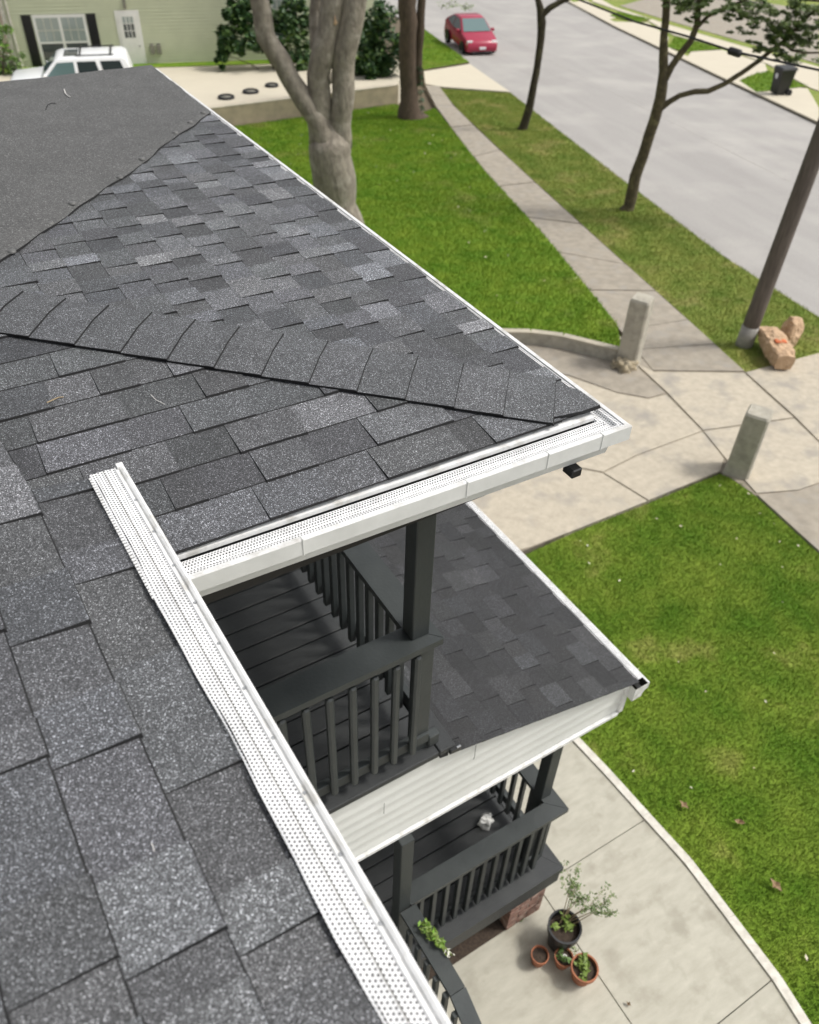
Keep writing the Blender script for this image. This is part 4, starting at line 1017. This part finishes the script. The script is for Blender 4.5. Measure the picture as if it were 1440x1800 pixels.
# ------------------------------------------------------------------ shrubs
def shrub(px, py, base_px, spots, n, size, mat, mat2, label, depth=0.0, flowers=0):
    b = G(*base_px); o = empty('shrub', b, label, 'shrub')
    cl = []
    for (x, y, r) in spots:
        p = upright(x, y, b); k = r*pxm(b); cl.append((p+Vector((random.uniform(-.2, .2), random.uniform(-.3, .3), 0)), (k*.8, k*.8, k*.65)))
    sm = [(Vector(c)+Vector((random.gauss(0, r[0]*.75), random.gauss(0, r[0]*.75), random.gauss(0, r[0]*.6))), r[0]*random.uniform(.2, .4)) for c, r in cl for _ in range(5)]
    leaves('foliage', o, cl, n//2, size, mat, mat2); leaves('foliage', o, sm, n//7, size, mat, mat2)
    m = MB()
    for c, r in cl[::2]: m.tube([b, b.lerp(Vector(c), .6)+Vector((.1, 0, .1)), c], [.035, .022, .008], 5)
    m.build('stem', 'bark_brown', o)
    if flowers: leaves('blossom', o, cl, flowers, size*.45, 'flower_white')
    return o
shrub(0, 0, (690, 165), [(640, 45, 34), (655, 90, 36), (675, 60, 34), (690, 110, 34), (660, 125, 32), (685, 25, 32), (640, 100, 28), (700, 75, 25), (640, 130, 24)], 700, .12, 'leaf_dark', 'leaf_mid', 'dense dark flowering shrub between the forked tree and the brown tree', flowers=9)
shrub(0, 0, (500, 152), [(420, 40, 26), (410, 75, 22), (440, 65, 28), (520, 60, 30), (530, 100, 28), (455, 80, 20), (500, 40, 26), (540, 125, 24), (430, 20, 22), (515, 125, 18), (470, 30, 22), (400, 58, 18), (480, 95, 20), (545, 40, 22), (398, 92, 14), (455, 5, 24), (520, 10, 24), (395, 25, 14)], 480, .13, 'leaf_dark', 'leaf_mid', 'broad leafy dark shrub behind the leaning fork of the tree')
shrub(0, 0, (512, 140), [(513, 60, 12), (505, 68, 8), (520, 52, 8)], 60, .07, 'leaf_bright', None, 'small bright yellow-green bush among the dark shrubs')
shrub(0, 0, (5, 165), [(5, 60, 22), (0, 95, 26), (20, 115, 22), (10, 135, 20), (35, 125, 14), (-15, 70, 30)], 150, .10, 'leaf_mid', 'leaf_bright', 'green bush with white flowers beside the white car', flowers=26)
# ------------------------------------------------------------------ green house
hb0, hb1 = G(300, 141), G(480, 134)
hn = Vector((RD.x, RD.y, 0)); hx = Vector((.958, -.287, 0))
HB = Vector((hb0.x, hb0.y, zg(hb0.x, hb0.y)))
def hw(px, py, off=0.0): p = onplane(px, py, HB-hn*off, hn); return p
def hq(u, z, off=0.0): return HB + hx*u + Vector((0, 0, z)) - hn*off
def huv(px, py): p = hw(px, py)-HB; return p.dot(hx), p.z
ul = huv(14, 60)[0]; ur = huv(665, 60)[0]; HH = 5.6
gh = empty('neighbour_house', HB, 'pale green clapboard house with white door and black shutters', 'house')
m = MB(); z = .18; lap = .125
while z < HH:
    m.face([hq(ul, z, .03), hq(ur, z, .03), hq(ur, z+lap, 0), hq(ul, z+lap, 0)]); m.face([hq(ul, z, 0), hq(ur, z, 0), hq(ur, z, .03), hq(ul, z, .03)]); z += lap
tag(m.build('clapboard', 'house_siding', gh), kind='stuff')
m = MB(); m.mesh([hq(ul, -.4, -.01), hq(ur, -.4, -.01), hq(ur, -.4, -7), hq(ul, -.4, -7), hq(ul, HH, -.01), hq(ur, HH, -.01), hq(ur, HH, -7), hq(ul, HH, -7)], [(0, 1, 5, 4), (1, 2, 6, 5), (2, 3, 7, 6), (3, 0, 4, 7), (4, 5, 6, 7)]); m.build('wall', 'house_siding', gh)
m = MB(); m.mesh([hq(ul, -.4, .02), hq(ur, -.4, .02), hq(ur, .18, .02), hq(ul, .18, .02), hq(ul, .18, -.01), hq(ur, .18, -.01)], [(0, 1, 2, 3), (3, 2, 5, 4)]); m.build('foundation', 'grey_box', gh)
m = MB(); m.mesh([hq(ul-.4, HH, .5), hq(ur+.4, HH, .5), hq(ur+.4, HH+2.4, -3.5), hq(ul-.4, HH+2.4, -3.5), hq(ul-.4, HH, -7.4), hq(ur+.4, HH, -7.4)], [(0, 1, 2, 3), (3, 2, 5, 4), (0, 3, 4), (1, 5, 2)]); m.build('roof', 'roof_grey', gh)
def panel(name, u0, u1, z0, z1, o0, o1, mat, parent):
    m = MB(); vs = [hq(u, z, o) for o in (o0, o1) for z in (z0, z1) for u in (u0, u1)]
    m.mesh(vs, [(4, 5, 7, 6), (0, 4, 6, 2), (1, 3, 7, 5), (2, 6, 7, 3), (0, 1, 5, 4)]); return m.build(name, mat, parent)
panel('corner_board', ul-.06, ul+.09, -.2, HH, .0, .03, 'trim_cream', gh)
m = MB(); m.tube([hq(ul+.22, .1, .07), hq(ul+.22, HH, .07)], .045, 6); m.build('downspout', 'trim_cream', gh)
wu0, wz1 = huv(50, 26); wu1, _ = huv(148, 20); wz0 = huv(170, 98)[1]-.35
def house_window(u0, u1, z0, z1, dark):
    wn = panel('window', u0, u1, z0, z1, .0, .035, 'trim_white', gh)
    fr = .11; nL = 2 if u1-u0 > 1.1 else 1; wpan = (u1-u0-fr*(nL+1))/nL
    for k in range(nL):
        a = u0+fr+k*(wpan+fr); mid = (z0+z1)/2-.05
        panel('sash', a, a+wpan, mid-.03, mid+.03, .036, .05, 'trim_white', wn)
        panel('pane', a, a+wpan, mid+.03, z1-fr, .036, .040, 'curtain_glass', wn)
        panel('pane', a, a+wpan, z0+fr, mid-.03, .036, .040, 'window_glass', wn)
        for j in (1, 2): panel('muntin', a+wpan*j/3-.01, a+wpan*j/3+.01, mid+.03, z1-fr, .041, .048, 'trim_cream', wn)
        panel('muntin', a, a+wpan, (mid+z1-fr)/2-.01, (mid+z1-fr)/2+.01, .041, .047, 'trim_cream', wn)
    panel('sill', u0-.05, u1+.05, z0-.06, z0, .0, .09, 'trim_white', wn)
    return wn
house_window(wu0+.1, wu1, wz0, wz1, True)
for u in (wu0-.30, wu1+.03):
    s = panel('shutter', u, u+.36, wz0, wz1, .015, .05, 'shutter_black', gh)
    zz = wz0+.1
    while zz < wz1-.1: panel('louver', u+.05, u+.31, zz, zz+.03, .051, .06, 'shutter_black', s); zz += .09
wu, wz = huv(490, 20); house_window(wu-.35, wu+.40, wz-1.0, wz+.55, False); s = panel('shutter', wu+.43, wu+.75, wz-1.0, wz+.55, .015, .05, 'shutter_black', gh)
du0, dz1 = huv(200, 18); du1 = huv(243, 17)[0]; dz0 = max(.05, dz1-2.25)
dr = panel('door', du0, du1, dz0, dz1, .0, .04, 'trim_white', gh)
panel('leaf', du0+.11, du1-.11, dz0+.02, dz1-.11, .041, .06, 'trim_white', dr)
gw = (du1-du0-.5)/3
for i in range(3):
    for j in range(3): panel('pane', du0+.25+i*gw+.015, du0+.25+(i+1)*gw-.015, dz1-.98+j*.26+.015, dz1-.98+(j+1)*.26-.015, .061, .065, 'curtain_glass' if j == 2 else 'window_glass', dr)
m = MB(); m.lathe([(.0, -.04), (.03, -.02), (.03, .02), (.0, .04)], hq(du1-.17, dz0+.98, .09), 8); m.build('handle', 'rim_metal', dr)
bxu, bxz = huv(268, 86)
for k in range(2):
    mt_ = panel('meter_box', bxu+k*.27-.08, bxu+k*.27+.08, bxz-.16, bxz+.16, .015, .16, 'grey_box', gh)
    m = MB(); m.lathe([(.001, .06), (.05, .05), (.065, 0)], hq(bxu+k*.27, bxz+.16, .09), 10); m.build('dial', 'grey_box', mt_)
lu, lz = huv(219, 8); panel('wall_lamp', lu-.05, lu+.05, lz-.12, lz+.2, .015, .12, 'grey_box', gh)
_e = [tuple((HB+hx*u-hn*.98)[:2]) for u in (ur+1.5, ul-8)]
flat('driveway', [('w', w2[0][0]-8, w2[0][1]+3), ('w', w2[0][0]+.1, w2[0][1]+.36), ('w', w2[1][0]+.1, w2[1][1]+.36), ('w', w2[2][0]+.1, w2[2][1]+.36), ('w', *_e[0]), ('w', *_e[1])], 'concrete_far', .66, -.2)
lawn_strip = [tuple((HB+hx*u-hn*o)[:2]) for u, o in ((ul-1, .05), (ur, .05), (ur, 1.0), (ul-1, 1.0))]
flat('lawn', [('w', *p) for p in lawn_strip], 'grass_mid', .68, -.2, side='dirt')
# round tyres lying on the pale paving behind the wall
def torus(m, c, R, r, ns=24, nr=8, mi=0):
    vs = [(c[0]+(R+r*math.cos(b))*math.cos(a), c[1]+(R+r*math.cos(b))*math.sin(a), c[2]+r*math.sin(b)) for a in (2*math.pi*i/ns for i in range(ns)) for b in (2*math.pi*j/nr for j in range(nr))]
    m.mesh(vs, [(i*nr+j, ((i+1) % ns)*nr+j, ((i+1) % ns)*nr+(j+1) % nr, i*nr+(j+1) % nr) for i in range(ns) for j in range(nr)], mi)
for (px, py, R_, lb) in ((398, 173, .25, 'dark tyre lying on the wall ledge, nearest the roof edge'), (441, 163, .25, 'dark tyre lying on the wall ledge, middle of three'), (478, 152, .21, 'dark tyre lying on the wall ledge, nearest the leaning trunk')):
    p = G(px, py, .66); c = (p.x, p.y, zg(p.x, p.y)+.66+.05)
    o = empty('tyre', (c[0], c[1], c[2]-.05), lb, 'tyre', 'tyres on the wall ledge')
    m = MB(); torus(m, c, R_, .05); m.build('rubber', 'tyre', o, smooth=True)
    m = MB(); m.lathe([(.0, .02), (R_-.05, .0), (R_-.03, -.045)], c, 16); m.build('hub', 'grey_box', o, smooth=True)
# ------------------------------------------------------------------ vehicles
def vehicle(name, loc, yaw, side, hw_fn, glassdefs, wheels, paint, label, cat, wr, front, extras):
    """side: profile (x,z) front at +x; hw_fn(x,z): half width"""
    root = empty(name, loc, label, cat); root.rotation_euler = (0, 0, yaw)
    def add(mb_, nm, mats, par, smooth=False):
        o = mb_.build(nm, mats, None, smooth=smooth, merge=True); o.parent = par; return o
    m = MB(); n = len(side)
    Lv = [(x, hw_fn(x, z), z) for x, z in side]; Rv = [(x, -hw_fn(x, z), z) for x, z in side]
    m.mesh(Lv+Rv, [(i, (i+1) % n, n+(i+1) % n, n+i) for i in range(n)])
    m.mesh(Lv, [tuple(range(n))]); m.mesh(Rv, [tuple(range(n-1, -1, -1))])
    body = add(m, 'body', [paint], root)
    bv = body.modifiers.new('bevel', 'BEVEL'); bv.width = .055; bv.segments = 3; bv.limit_method = 'ANGLE'; bv.angle_limit = math.radians(28); body.data.polygons.foreach_set('use_smooth', [True]*len(body.data.polygons))
    for nm, kind, pts, mt in glassdefs:
        if kind == 'side':
            for s in (1, -1):
                m = MB(); m.face([(x, s*(hw_fn(x, z)+.006), z) for x, z in (pts if s > 0 else pts[::-1])]); add(m, nm, [mt], root)
        else:
            (x0, z0), (x1, z1), k0, k1 = pts; m = MB(); w0, w1 = hw_fn(x0, z0)*k0, hw_fn(x1, z1)*k1
            m.face([(x0, -w0, z0), (x0, w0, z0), (x1, w1, z1), (x1, -w1, z1)]); add(m, nm, [mt], root)
    for x in wheels:
        for s in (1, -1):
            y = s*(hw_fn(x, wr)-.09); m = MB(); vs = []
            pr = [(wr*.62, -.1), (wr*.94, -.1), (wr, -.07), (wr, .07), (wr*.94, .1), (wr*.62, .1)]
            ns = 20
            for r_, o_ in pr: vs += [(x+r_*math.cos(2*math.pi*k/ns), y+o_, wr+r_*math.sin(2*math.pi*k/ns)) for k in range(ns)]
            m.mesh(vs, [(i*ns+k, i*ns+(k+1) % ns, (i+1)*ns+(k+1) % ns, (i+1)*ns+k) for i in range(5) for k in range(ns)])
            wh = add(m, 'wheel', ['tyre'], root)
            m = MB(); vs = []
            for r_, o_ in ((wr*.63, .085), (wr*.5, .06), (wr*.2, .075), (.01, .08)): vs += [(x+r_*math.cos(2*math.pi*k/ns), y+s*o_, wr+r_*math.sin(2*math.pi*k/ns)) for k in range(ns)]
            m.mesh(vs, [(i*ns+k, i*ns+(k+1) % ns, (i+1)*ns+(k+1) % ns, (i+1)*ns+k) for i in range(3) for k in range(ns)]); add(m, 'rim', ['rim_metal'], wh)
            m = MB(); ya = s*(hw_fn(x, wr)+.004); m.face([(x+wr*1.18*math.cos(t), ya, wr+wr*1.18*math.sin(t)) for t in np.linspace(-.25, math.pi+.25, 14)]); add(m, 'wheel_arch', ['car_black'], root)
    for nm, lo, hi, mt in extras:
        o = place(nm, boxmesh(Vector(hi)-Vector(lo), mt, .02), root); o.location = (Vector(lo)+Vector(hi))/2
    return root
# small red hatchback, nose to the viewer
cf = G(847, 94)
def hwr(x, z): return .86*(1-.10*max(0, (abs(x)-1.5)/.6)**2) * (1-.30*max(0, (z-.88)/.62))
red_side = [(2.08, .30), (2.14, .50), (2.08, .68), (1.95, .80), (1.35, .95), (1.10, 1.01), (.25, 1.46), (-.25, 1.50), (-.9, 1.44), (-1.75, 1.12), (-2.05, .98), (-2.12, .55), (-2.05, .28)]
ry = math.atan2(-RD.y, -RD.x)
rc = Vector((cf.x+RD.x*2.05, cf.y+RD.y*2.05)); 
vehicle('car', (rc.x, rc.y, zg(rc.x, rc.y)-.08), ry, red_side, hwr,
        [('windscreen', 'across', ((1.125, 1.03), (.30, 1.445), .90, .92), 'car_screen'), ('window', 'side', [(.95, 1.02), (.22, 1.38), (-.35, 1.42), (-.38, .98)], 'car_glass'), ('window', 'side', [(-.45, .98), (-.42, 1.42), (-.95, 1.37), (-1.45, 1.10)], 'car_glass')],
        (1.32, -1.30), 'red_paint', 'small red hatchback car parked at the far kerb facing the viewer', 'car', .31, None,
        [('headlight', (1.80, .50, .60), (2.035, .79, .80), 'lamp_glass'), ('headlight', (1.80, -.79, .60), (2.035, -.50, .80), 'lamp_glass'),
         ('licence_plate', (2.12, -.17, .42), (2.16, .17, .54), 'plate_white'), ('grille', (2.06, -.55, .24), (2.115, .55, .34), 'car_black'),
         ('mirror', (.72, .84, .96), (.86, 1.00, 1.10), 'red_paint'), ('mirror', (.72, -1.00, .96), (.86, -.84, 1.10), 'red_paint')])
# white off-roader by the green house
def hws(x, z): return .90*(1-.16*max(0, (z-1.05)/.75))
suv_side = [(2.2, .42), (2.28, .62), (2.22, .92), (2.05, 1.02), (1.02, 1.10), (.42, 1.66), (.25, 1.72), (-1.95, 1.74), (-2.12, 1.66), (-2.25, 1.05), (-2.28, .5), (-2.2, .40)]
sp = onplane(118, 93, HB-hn*2.9, hn)
szg = zg(sp.x, sp.y)+.62
sv = Vector((sp.x, sp.y, sp.z-1.72))
suv = vehicle('off_road_car', (sv.x, sv.y, sv.z), math.atan2(.287, -.958), suv_side, hws,
        [('windscreen', 'across', ((1.03, 1.12), (.45, 1.65), .88, .90), 'car_screen'), ('window', 'side', [(.86, 1.10), (.36, 1.58), (-.22, 1.60), (-.22, 1.08)], 'car_screen'), ('window', 'side', [(-.34, 1.08), (-.34, 1.60), (-1.0, 1.60), (-1.12, 1.08)], 'car_glass'), ('window', 'side', [(-1.28, 1.08), (-1.16, 1.60), (-1.88, 1.60), (-2.05, 1.10)], 'car_glass'), ('sunroof', 'across', ((.12, 1.735), (-.38, 1.742), .62, .62), 'car_glass')],
        (1.40, -1.38), 'white_paint', 'white boxy off-road car parked beside the green house', 'car', .37, None,
        [('roof_rail', (-1.7, .66, 1.755), (-.3, .70, 1.80), 'car_black'), ('roof_rail', (-1.7, -.70, 1.755), (-.3, -.66, 1.80), 'car_black'), ('cross_bar', (-.52, -.72, 1.80), (-.46, .72, 1.83), 'car_black'), ('cross_bar', (-1.62, -.72, 1.80), (-1.56, .72, 1.83), 'car_black'),
         ('mirror', (.80, .90, 1.05), (.92, 1.08, 1.25), 'white_paint'), ('mirror', (.80, -1.08, 1.05), (.92, -.90, 1.25), 'white_paint'), ('bumper', (2.2, -.9, .40), (2.36, .9, .58), 'car_black'), ('headlight', (2.15, .55, .70), (2.27, .82, .88), 'lamp_glass')])
# ------------------------------------------------------------------ wheeled bin
bb = G(1368, 166); bp_ = Vector((bb.x, bb.y, zg(bb.x, bb.y)))
wb = empty('wheeled_bin', bp_, 'black wheeled rubbish bin on the pale pavement across the street', 'bin'); wb.rotation_euler = (0, 0, math.atan2(-PR.y, -PR.x))
def badd(m, nm, mat, par=wb, smooth=False): o = m.build(nm, mat, None, smooth=smooth, merge=True); o.parent = par; return o
m = MB(); a, b = .24, .33
m.mesh([(-a, -a, .06), (a, -a, .06), (a, a, .06), (-a, a, .06), (-b, -b*.9, .98), (b, -b*.9, .98), (b, b*.9, .98), (-b, b*.9, .98)], [(0, 3, 2, 1), (4, 5, 6, 7), (0, 1, 5, 4), (1, 2, 6, 5), (2, 3, 7, 6), (3, 0, 4, 7)]); badd(m, 'body', 'bin_black')
m = MB(); m.mesh([(-.37, -.33, .985), (.36, -.33, .985), (.36, .33, .985), (-.37, .33, .985), (-.34, -.29, 1.06), (.30, -.29, 1.05), (.30, .29, 1.05), (-.34, .29, 1.06)], [(0, 3, 2, 1), (4, 5, 6, 7), (0, 1, 5, 4), (1, 2, 6, 5), (2, 3, 7, 6), (3, 0, 4, 7)]); badd(m, 'lid', 'bin_black')
m = MB(); m.tube([(-.40, -.26, .98), (-.40, .26, .98)], .02, 6); badd(m, 'handle', 'bin_black')
for s in (-1, 1):
    m = MB(); m.tube([(-.27, s*.26, .13), (-.27, s*.33, .13)], .13, 14); badd(m, 'wheel', 'tyre')
m = MB(); m.face([(.262+.09*.75, .10*math.cos(t), .72+.10*math.sin(t)) for t in np.linspace(0, 6.283, 18)[:-1]]); m.face([(.245+.04*.3, .05-.12*.2+.03*math.cos(t)-.18, .30+.03*math.sin(t)) for t in np.linspace(0, 6.283, 10)[:-1]]); badd(m, 'emblem', 'plate_white')
# ------------------------------------------------------------------ overhead cable across the street
cp = [onz(px, py, -2.7) for px, py in ((960, -26), (1020, 0), (1117, 38), (1210, 64), (1292, 91), (1440, 123), (1560, 146))]
d0 = (cp[0]-cp[1]).normalized()*14; d1 = (cp[-1]-cp[-2]).normalized()*9
cb = empty('overhead_cable', cp[3], 'thin black overhead cable with a splice box crossing above the street', 'cable')
m = MB(); m.tube([cp[0]+d0+Vector((0, 0, .5))]+cp+[cp[-1]+d1+Vector((0, 0, .3))], .016, 6); m.build('wire', 'cable_black', cb)
m = MB(); e0, e1 = onz(1281, 88, -2.7), onz(1303, 95, -2.7); m.tube([e0, e0.lerp(e1, .1), e0.lerp(e1, .9), e1], [.02, .05, .05, .02], 8); m.build('splice_box', 'cable_black', cb)
# ------------------------------------------------------------------ pots and plants on the walkway
def pot(px, py, R_, hh, mat, label, off=(0, 0)):
    """px,py: middle of the rim opening"""
    p = onz(px, py, -H+hh); g = zg(p.x, p.y); b = Vector((p.x, p.y, g+.002)); o = empty('plant_pot', b, label, 'plant pot', 'pots on the walkway')
    m = MB(); m.lathe([(.001, 0), (R_*.66, 0), (R_*.70, .01), (R_*.90, hh*.72), (R_*.90, hh*.76), (R_*1.0, hh*.77), (R_*1.02, hh), (R_*.90, hh), (R_*.88, hh*.80), (R_*.80, hh*.72)], b, 24); m.build('pot', mat, o, smooth=False)
    m = MB(); m.lathe([(.001, hh*.83), (R_*.45, hh*.82), (R_*.89, hh*.80)], b, 18); m.build('soil', 'soil', o)
    return o, b
def herb(o, b, R_, hh, n, mat, size, spread=1.0, nm='plant'):
    cl = [(b+Vector((random.uniform(-1, 1)*R_*.6*spread, random.uniform(-1, 1)*R_*.6*spread, hh*.9+random.uniform(0, .05))), (R_*.32, R_*.32, .04)) for _ in range(5)]
    return leaves(nm, o, cl, n, size, mat, flatten=.5)
o, b = pot(993, 1630, .135, .33, 'black_plastic', 'tall black plastic plant pot with a spindly shrub'); herb(o, b, .13, .33, 9, 'leaf_herb', .028, .8)
m = MB(); ends = []
for k in range(9):
    a = random.uniform(-.9, 1.3); L = random.uniform(.28, .52); rt = b+Vector((random.uniform(-.03, .08), random.uniform(-.03, .08), .28))
    e = rt+Vector((math.cos(a)*L*.62, math.sin(a)*L*.62+.02, L*.75)); mid = rt.lerp(e, .5)+Vector((.02, .02, .05)); m.tube([rt, mid, e], [.004, .003, .0015], 4); ends += [mid.lerp(e, t) for t in (.1, .3, .5, .7, .85, 1)]
    e2 = mid+Vector((math.cos(a+.8)*L*.35, math.sin(a+.8)*L*.35, L*.25)); m.tube([mid, e2], [.002, .001], 4); ends += [mid.lerp(e2, t) for t in (.4, .7, 1)]
m.build('stem', 'twig', o); leaves('foliage', o, [(e, .035) for e in ends], 8, .014, 'leaf_pale', 'leaf_mid')
o, b = pot(949, 1680, .072, .15, 'terracotta', 'small terracotta pot of bare soil, nearest the porch')
o, b = pot(991, 1684, .075, .15, 'terracotta', 'small terracotta pot between its two neighbours holding a leafy seedling'); herb(o, b, .08, .16, 7, 'leaf_mid', .022, 1.2)
m = MB(); m.lathe([(.001, .17), (.02, .168), (.026, .15)], b+Vector((.01, 0, -.03)), 10); m.build('pebble', 'paper_white', o)
o, b = pot(1027, 1704, .108, .20, 'terracotta', 'wide terracotta pot filled with green succulents'); herb(o, b, .12, .2, 16, 'leaf_herb', .026)
leaves('trailing_stem', o, [(b+Vector((.03, .17, .12)), .05)], 20, .016, 'leaf_pale')
# cut greens lying on the stair rail cap
p0_ = onz(748, 1632, -5.42); p1_ = onz(790, 1676, -5.41)
o = empty('herb_bunch', Vector((p0_.x, p0_.y, R2)), 'bunch of cut greenery lying on the stair rail cap', 'plant')
m = MB()
for k in range(7): m.tube([p0_+Vector((random.uniform(-.02, .02), random.uniform(-.02, .02), .012)), p0_.lerp(p1_, .5)+Vector((random.uniform(-.01, .01), 0, .02)), p1_+Vector((random.uniform(-.03, .03), random.uniform(-.03, .03), .0))], .003, 4)
m.build('stem', 'leaf_herb', o)
leaves('foliage', o, [(p0_+Vector((0, 0, .03)), .05), (p0_.lerp(p1_, .3)+Vector((0, 0, .03)), .045), (p0_.lerp(p1_, .6)+Vector((0, 0, .025)), .03)], 45, .02, 'leaf_herb', 'leaf_bright')
leaves('blossom', o, [(p1_+Vector((0, 0, .01)), .03)], 14, .012, 'flower_white')
wp = G(912, 1613); o = empty('weed', Vector((wp.x, wp.y, 0)), 'small green weed at the foot of the brick pier', 'plant'); leaves('foliage', o, [((wp.x, wp.y, zg(wp.x, wp.y)+.03), .04)], 25, .02, 'leaf_mid')
# ------------------------------------------------------------------ small loose things
pp = Vector((2.40, 2.42, D2)); o = blob('crumpled_paper', None, pp+Vector((0, 0, .03)), (.10, .08, .06), 'paper_white', (.2, .3, .5), 4.0, .7)
tag(o, 'crumpled white paper on the lower porch floor', 'paper')
def bit(name, pts, r, mat, label, cat, lift=.012):
    m = MB(); P_ = [Vector(p)+Vector((0, 0, lift)) for p in pts]; m.tube(P_, r, 5); tag(m.build(name, mat, None, origin=P_[0]), label, cat)
on = lambda x, y: onplane(x, y, pN.O, pN.n); orr = lambda x, y: onplane(x, y, pR.O, pR.n)
bit('twig', [on(84, 712), on(95, 707), on(104, 703), on(113, 702)], .0022, 'twig', 'pale dry twig lying on the porch roof courses', 'twig', .009)
bit('string', [on(266, 698), on(275, 707), on(291, 715)], .0009, 'string_white', 'thin white thread on the porch roof courses', 'thread', .009)
bit('string', [orr(115, 166), orr(117, 173), orr(121, 177), orr(125, 179)], .003, 'string_white', 'short white cord curl on the roofing felt', 'thread', .028)
bit('felt_scrap', [orr(83, 202), orr(86, 194), orr(92, 191), orr(101, 191)], .002, 'asphalt_edge', 'black curled scrap on the roofing felt', 'scrap', .028)
bit('string', [onplane(268, 1487, pM.O, pM.n), onplane(271, 1493, pM.O, pM.n), onplane(273, 1501, pM.O, pM.n)], .0009, 'string_white', 'tiny white thread on the shingles beside the gutter guard', 'thread', .009)
